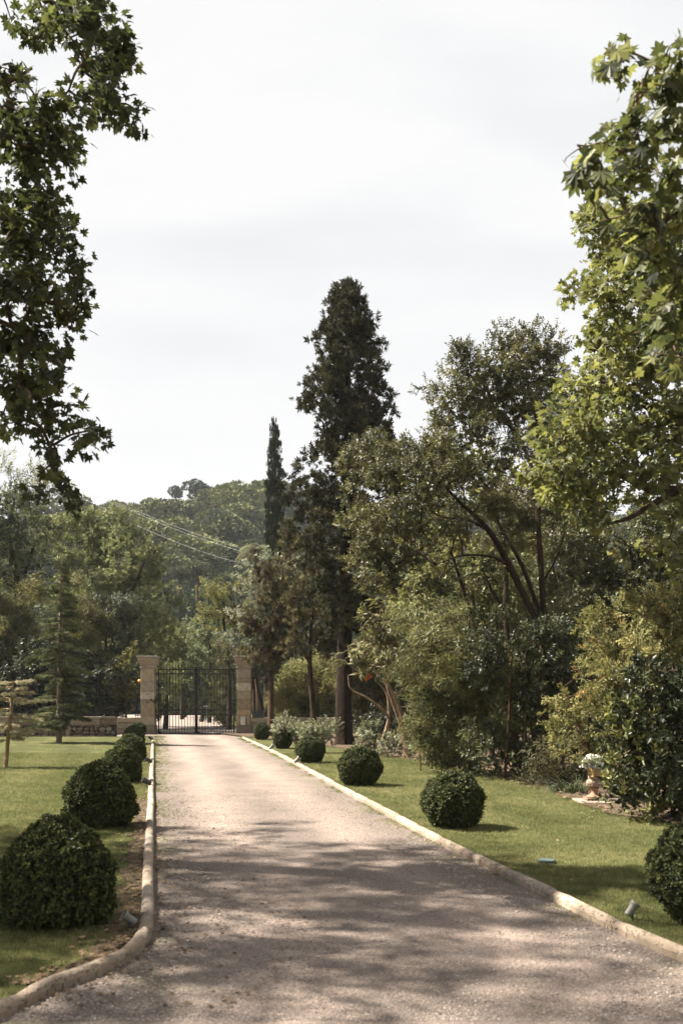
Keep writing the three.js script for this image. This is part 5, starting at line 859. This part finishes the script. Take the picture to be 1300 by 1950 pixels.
planeTree('farther plane tree with a dense mass of smaller leaves behind the near bough', [7.2, 0, -16], {
  trunk: [[[7.2, -0.1, -16, 0.36], [7, 2.5, -16, 0.3], [6.6, 5, -15.8, 0.22], [6, 8, -15.5, 0.12], [5.4, 10, -15.3, 0.05]], seen([[1420, 960, 15.6, 0.14], [1290, 935, 15.4, 0.085], [1235, 930, 15.2, 0.07], [1180, 905, 15, 0.05], [1120, 898, 15, 0.035], [1085, 905, 15, 0.02]]), seen([[1400, 880, 15.6, 0.12], [1270, 800, 15.3, 0.07], [1180, 740, 15, 0.04], [1120, 720, 15, 0.02]]), seen([[1420, 760, 15.6, 0.12], [1290, 640, 15.3, 0.07], [1200, 560, 15, 0.04], [1110, 560, 15, 0.02]]), seen([[1290, 935, 15.4, 0.06], [1240, 960, 15.2, 0.045], [1200, 985, 15, 0.035], [1150, 1000, 15, 0.015]])],
  barkOf: bark(0.07, 0.056, 0.043), seed: 321, size: 0.105, palette: pal([0.055, 0.06, 0.016], [0.10, 0.105, 0.028], [0.165, 0.16, 0.045]), mats: planeMats, lai: 6.5, subR: 0.3, branches: 200, dr: 1.0, tip: 0.005,
  shown: B(15, [[1125, 440, 34, 30], [1115, 415, 14, 14], [1180, 440, 50, 40], [1250, 430, 60, 50], [1150, 490, 40, 32], [1220, 510, 60, 44], [1285, 520, 50, 50], [1110, 545, 30, 18], [1080, 560, 22, 12], [1145, 555, 34, 22], [1200, 580, 50, 34], [1270, 600, 60, 44], [1150, 625, 36, 26], [1135, 610, 16, 12], [1205, 650, 56, 36], [1280, 670, 50, 44], [1165, 680, 44, 30], [1120, 700, 34, 28], [1220, 720, 60, 40], [1290, 750, 50, 44], [1150, 745, 50, 36], [1100, 750, 34, 26], [1080, 790, 40, 32], [1050, 790, 24, 18], [1140, 800, 50, 36], [1210, 800, 56, 40], [1280, 820, 56, 44], [1070, 840, 44, 34], [1042, 840, 20, 14], [1130, 855, 46, 34], [1060, 885, 40, 28], [1035, 900, 30, 18], [1010, 905, 16, 11], [1110, 905, 44, 26], [1190, 865, 50, 34], [1250, 890, 50, 36], [1300, 900, 40, 44], [1160, 930, 44, 24, 0, 0.7], [1080, 940, 40, 26, 0, 0.8], [1048, 940, 28, 18], [1120, 970, 44, 26, 0, 0.7], [1290, 975, 34, 26, 0, 0.8], [1265, 1040, 34, 24, 0, 0.7], [1295, 1075, 30, 34], [1220, 950, 34, 22, 0, 0.6]], 0.5),
  hidden: [W(6.6, 8, -15.5, 1.6, 2, 1.6)],
});

// ---------------------------------------------------------------- the wooded hill
function farCrown(seed, lobes, n, leaf) {
  const r = rng(seed), s = new Soup();
  for (let i = 0; i < n; i++) {
    const [x, y, z, rx, ry] = lobes[i % lobes.length], d = randDir(r), h = 0.82 + 0.22 * r(), p = V(x + d.x * rx * h, y + d.y * ry * h, z + d.z * rx * h), k = 0.8 + 0.4 * r();
    const a = d.clone().addScaledVector(randDir(r), 0.9).normalize(), b = V().crossVectors(a, randDir(r)).normalize(), q = leaf * (0.7 + 0.7 * r());
    s.leaf(p, a, b, q, q * 0.42, 0.3, 0.2, [k, k, k]);
  }
  return s.geo();
}
const crownShapes = {
  oak: farCrown(401, [[0, 2.2, 0, 2, 1.7], [1.2, 2.6, 0.4, 1.3, 1.1], [-1.1, 2.5, -0.3, 1.4, 1.2], [0.2, 3.4, -0.2, 1.2, 0.9], [0, 1.2, 0.8, 1.7, 1], [-0.6, 1.6, 1.3, 1.2, 1]], 1300, 0.42),
  pine: farCrown(402, [[0, 4.6, 0, 2.3, 0.9], [1.4, 4.4, 0.3, 1.4, 0.7], [-1.3, 4.5, -0.2, 1.5, 0.8], [0.2, 5.1, 0.5, 1.4, 0.7], [0.3, 3.6, 0, 1.4, 0.8], [-0.3, 2.5, 0.4, 1.1, 0.8]], 1200, 0.42),
  scrub: farCrown(403, [[0, 0.8, 0, 1.3, 0.9], [0.9, 0.7, 0.3, 0.9, 0.7], [-0.8, 0.7, 0.2, 1, 0.7]], 300, 0.5),
};
{ const r = rng(410), sets = { oak: [], pine: [], scrub: [] };
  const tones = { oak: pal([0.036, 0.047, 0.02], [0.08, 0.094, 0.038]), pine: pal([0.075, 0.086, 0.034], [0.155, 0.16, 0.066]), scrub: pal([0.078, 0.082, 0.036], [0.14, 0.138, 0.06]) };
  for (let i = 0; i < 4600; i++) {
    const d = 84 + 200 * Math.pow(r(), 0.8), x = (r() * 1.06 - 0.4) * d * 0.92, y = hillH(x, d), n = noise3(x * 0.02, d * 0.02, 9) + 0.5 * (r() - 0.5);
    const kind = r() < 0.16 ? 'scrub' : n > 0.18 ? 'pine' : 'oak', s = (0.75 + 1.0 * r() * r() + 0.3 * r()) * (kind === 'scrub' ? 1.1 : 1);
    sets[kind].push({ m: new THREE.Matrix4().compose(V(x, y - 0.5, -d), new THREE.Quaternion().setFromAxisAngle(UP, r() * 6.28), V(s * (0.9 + 0.3 * r()), s, s)), c: tint(tones[kind], clamp(n * 0.5 + 0.5, 0, 1) * 0.5 + 0.5 * r(), r(), 0.35) });
  }
  const names = { oak: ['hill_oak_wood', 'mass of rounded dark evergreen oaks covering the hill'], pine: ['hill_pine_wood', 'mass of paler pines scattered over the hill'], scrub: ['hill_scrub', 'low grey green scrub filling the hillside between the trees'] };
  for (const k in sets) tag(scatter(names[k][0], crownShapes[k], L.far, sets[k], scene), names[k][1], k === 'scrub' ? 'scrub' : 'wood', null, 'stuff');
  const pineOn = (px, py, wpx, label, kind, lift, tone, d) => {
    const k = d / F, x = (px - CX) * k, y0 = hillH(x, d), top = EYE + (CY - py) * k, s = wpx * k / 5.3, y = top - (kind === 'pine' ? 5.7 : 4.2) * s, t = thing(kind === 'pine' ? 'umbrella_pine' : 'hill_oak', label, 'tree', [x, y0, -d]);
    const m = leafMat(0.25); m.color.copy(tone); const o = part('crown', crownShapes[kind], m, t); o.position.y = y - y0; o.scale.set(s, s, s); o.rotation.y = px;
    part('trunk', mergeGeometries([limb([[0, -1, 0, 0.42], [0.2, (y - y0) * 0.5 + 1, 0, 0.34], [0, y - y0 + 4.2 * s, 0, 0.2]], 7, 4), limb([[0.1, y - y0 + 1.5 * s, 0, 0.14], [0.8 * s, y - y0 + 3 * s, 0, 0.1], [1.2 * s, y - y0 + 4.3 * s, 0, 0.05]], 6, 3)]), bark(0.09, 0.07, 0.055), t);
  };
  pineOn(371, 916, 46, 'umbrella pine with a clear flat crown standing on the skyline of the hill', 'pine', 1, col(0.04, 0.05, 0.026), 250);
  pineOn(393, 926, 32, 'darker pine tucked against the right side of the skyline umbrella pine', 'pine', 1, col(0.03, 0.04, 0.02), 252);
  pineOn(334, 926, 30, 'bushy oak on the skyline left of the umbrella pine', 'oak', 1, col(0.045, 0.055, 0.03), 250);
  pineOn(434, 924, 44, 'broad flat topped pine on the skyline left of the slim cypress', 'pine', 1, col(0.045, 0.055, 0.03), 250);
  pineOn(463, 927, 34, 'rounded skyline pine next to the slim cypress', 'pine', 1, col(0.05, 0.058, 0.032), 250);
  pineOn(374, 1069, 50, 'pale umbrella shaped pine low on the hill above the gate', 'pine', 1, col(0.075, 0.078, 0.04), 125);
  pineOn(340, 1080, 40, 'pale bushy pine low on the hill beside the big light green tree', 'pine', 1, col(0.065, 0.07, 0.036), 122);
  pineOn(420, 975, 62, 'large spreading grey green pine in the middle of the hillside', 'pine', 1, col(0.035, 0.045, 0.025), 190);
}
function cable(pts, label) { const t = part('power_cable', new THREE.TubeGeometry(new THREE.CatmullRomCurve3(pts.map(([x, y, d]) => P(x, y, d))), 60, 0.008, 6), M.cable, scene); tag(t, label, 'cable'); }
cable([[110, 914, 96], [217, 956, 92], [355, 1010, 85], [430, 1035, 81], [500, 1056, 76], [560, 1071, 72]], 'uppermost pale power cable sagging across the hill');
cable([[110, 918, 95], [220, 961, 91], [355, 1016, 84], [430, 1041, 80], [500, 1062, 75], [560, 1077, 71]], 'pale power cable running close below the uppermost one');
cable([[90, 925, 95], [175, 957, 91], [245, 993, 87], [330, 1030, 82], [420, 1062, 77], [482, 1077, 72], [560, 1094, 69]], 'lowest pale power cable across the hill, apart from the other two');

// ---------------------------------------------------------------- grass blades, loose stones, fallen leaves
const tuft = (() => { const r = rng(501), s = new Soup(); for (let i = 0; i < 9; i++) { const a = r() * 6.28, o = 0.022 * Math.sqrt(r()), h = 0.010 + 0.014 * r(), w = 0.0017, x = Math.cos(a) * o, z = Math.sin(a) * o, k = 0.75 + 0.5 * r(), b = randDir(r); s.tri(V(x - w * b.x, 0, z - w * b.z), V(x + w * b.x, 0, z + w * b.z), V(x + b.z * h * 0.6, h, z - b.x * h * 0.6), [k, k, k * 0.9]); } return s.geo(); })();
{ const r = rng(510), left = [], right = [], weeds = [], gp = pal([0.108, 0.12, 0.04], [0.165, 0.168, 0.068], [0.255, 0.238, 0.118]);
  const add = (list, x, d, y, s) => { const n = 0.5 + 0.9 * fbm3(x * 0.5, 21, d * 0.5, 3) + 0.5 * fbm3(x * 2.3, 5, d * 2.3, 3) + 0.22 * Math.sin((x * 0.93 + d * 0.24) * 4.4), q = r(); list.push({ m: pose(V(x, y, -d), V((r() - 0.5) * 0.5, 1, (r() - 0.5) * 0.5).normalize(), q * 6.28, s * (0.7 + 0.7 * r())), c: tint(gp, clamp(n, 0, 1), r()) }); };
  for (let i = 0; i < 150000; i++) {
    const d = 5 + 22 * Math.pow(r(), 1.5), s = 0.9 + d * 0.035, x = (r() * 2 - 1) * (0.36 * d + 0.3);
    if (x < leftX(d) - 0.08) { if (d < 15 && x > leftX(d) - 0.34 && r() < 0.82) continue; add(left, x, d, 0.028, s); }
    else if (x > rightX(d) + 0.07 && x < bedX(Math.max(d, 11.62)) + 0.1) add(right, x, d, 0.028, s);
  }
  for (let i = 0; i < 2600; i++) { const d = 7 + 30 * r(), k = fbm3(d * 0.9, 8, 1, 3); if (k < -0.05) continue; add(weeds, rightX(d) - 0.06 - 0.3 * r() * r() * (0.6 + k), d, 0, 0.7 + d * 0.02); }
  for (let i = 0; i < 2600; i++) { const d = 13 + 26 * r(), k = fbm3(d * 0.7, 3, 6, 3); if (k < -0.1) continue; add(weeds, leftX(d) + 0.07 + 0.5 * r() * r(), d, 0, 0.7 + d * 0.02); }
  const flecks = []; for (let i = 0; i < 2600; i++) { const d = 9 + 26 * r(), side = r() < 0.6, x = side ? leftX(d) - 0.5 - r() * (0.36 * d - 2.2 > 0 ? 9 : 4) : rightX(d) + 0.3 + r() * 6, w = Math.sin((x * 0.93 + d * 0.24) * 4.4); if ((side || x < bedX(Math.max(d, 11.62))) && w > 0.55) flecks.push({ m: pose(V(x, 0.05, -d), V(r() - 0.5, 0.4, r() - 0.5).normalize(), r() * 6, 0.5 + r()), c: tint(pal([0.3, 0.29, 0.17], [0.5, 0.48, 0.33]), r(), r()) }); }
  tag(scatter('grass_clippings', tuft, L.flower, flecks, scene), 'pale dry grass clippings lying in the mowing stripes', 'clippings', null, 'stuff');
  tag(scatter('grass', tuft, L.grass, left, scene), 'short green grass blades of the lawn left of the drive', 'grass', null, 'stuff');
  tag(scatter('grass', tuft, L.grass, right, scene), 'short sunlit grass blades of the lawn right of the drive', 'grass', null, 'stuff');
  tag(scatter('weeds', tuft, L.grass, weeds, scene), 'small weeds growing in the gravel along both kerbs', 'weeds', null, 'stuff');
}
{ const r = rng(520), list = [], g = new THREE.IcosahedronGeometry(1, 0), p = g.attributes.position; for (let i = 0; i < p.count; i++) p.setY(i, p.getY(i) * 0.55);
  g.computeVertexNormals();
  for (let i = 0; i < 52000; i++) { const d = 4.9 + 12 * Math.pow(r(), 1.7), lo = Math.max(leftX(d) + 0.05, -0.36 * d), hi = Math.min(rightX(d) - 0.06, 0.36 * d), x = lerp(lo, hi, r()), t = r(), edge = Math.min(x - lo, hi - x), s = (0.003 + 0.005 * r() * r()) * (edge < 0.5 && r() < 0.3 ? 1.7 : 1); list.push({ m: new THREE.Matrix4().compose(V(x, s * 0.25, -d), new THREE.Quaternion().setFromAxisAngle(UP, t * 6.28), V(s * (0.8 + 0.6 * r()), s, s)), c: tint(pal([0.115, 0.088, 0.07], [0.195, 0.157, 0.13], [0.32, 0.27, 0.23]), r(), t) }); }
  tag(scatter('gravel', g, std({ roughness: 0.9 }), list, scene), 'loose pinkish gravel stones on the near part of the drive', 'gravel', null, 'stuff'); }
{ const r = rng(530), litter = [], twigs = [], bp = pal([0.07, 0.045, 0.025], [0.14, 0.09, 0.05], [0.28, 0.19, 0.115]);
  const leafAt = (x, d, y, s) => litter.push({ m: leafPose(V(x, y, -d), V(r() - 0.5, 0.15 * (r() - 0.5), r() - 0.5), V((r() - 0.5) * 0.6, 1, (r() - 0.5) * 0.6), s), c: tint(bp, r(), r()) });
  for (let i = 0; i < 520; i++) { const d = 5.4 + 10 * Math.pow(r(), 1.4); leafAt(leftX(d) - 0.06 - 0.36 * r() * r(), d, 0.05, 0.02 + 0.03 * r()); }
  for (let i = 0; i < 260; i++) { const d = 15 + 22 * r(); leafAt(leftX(d) - 0.06 - 0.5 * r() * r(), d, 0.045, 0.03 + 0.03 * r()); }
  for (let i = 0; i < 900; i++) { const d = 5 + 9 * Math.pow(r(), 1.2), x = leftX(d) + 0.08 + 1.1 * Math.pow(r(), 2.2); if (d > 5.1) leafAt(x, d, 0.012, 0.012 + 0.022 * r()); }
  for (let i = 0; i < 300; i++) { const d = 5 + 14 * r(); leafAt(lerp(leftX(Math.max(d, 6.5)), rightX(d), r()), d, 0.012, 0.01 + 0.016 * r()); }
  for (let i = 0; i < 420; i++) { const d = 12 + 26 * r(); leafAt(bedX(d) + 0.1 + (r() - 0.35) * 0.9, d, 0.07, 0.04 + 0.06 * r()); }
  for (let i = 0; i < 120; i++) { const d = 6 + 24 * r(); leafAt(rightX(d) + 0.2 + r() * 3, d, 0.06, 0.02 + 0.03 * r()); }
  const lm = leafMat(0.25); tag(scatter('fallen_leaves', leafShapes[1], lm, litter, scene), 'small brown fallen leaves along the kerbs and under the shrubs', 'leaves', null, 'stuff');
  const tg = limb([[-0.5, 0, 0, 0.03], [-0.1, 0.05, 0.04, 0.03], [0.5, 0, -0.05, 0.015]], 5, 3), c = new Float32Array(tg.attributes.position.count * 3).fill(1); tg.setAttribute('color', new THREE.BufferAttribute(c, 3));
  for (let i = 0; i < 50; i++) { const d = 5 + 11 * r(), s = 0.05 + 0.08 * r() * r(); twigs.push({ m: new THREE.Matrix4().compose(V(lerp(leftX(Math.max(d, 6.5)) + 0.1, rightX(d) - 0.2, Math.pow(r(), 1.8)), 0.008, -d), new THREE.Quaternion().setFromAxisAngle(UP, r() * 6.28), V(s, s, s)), c: tint(pal([0.05, 0.035, 0.025], [0.13, 0.09, 0.06]), r(), r()) }); }
  tag(scatter('fallen_twigs', tg, std({ roughness: 0.9, vertexColors: true }), twigs, scene), 'thin dry twigs scattered on the near gravel', 'twigs', null, 'stuff'); }
renderer.render(scene, camera);
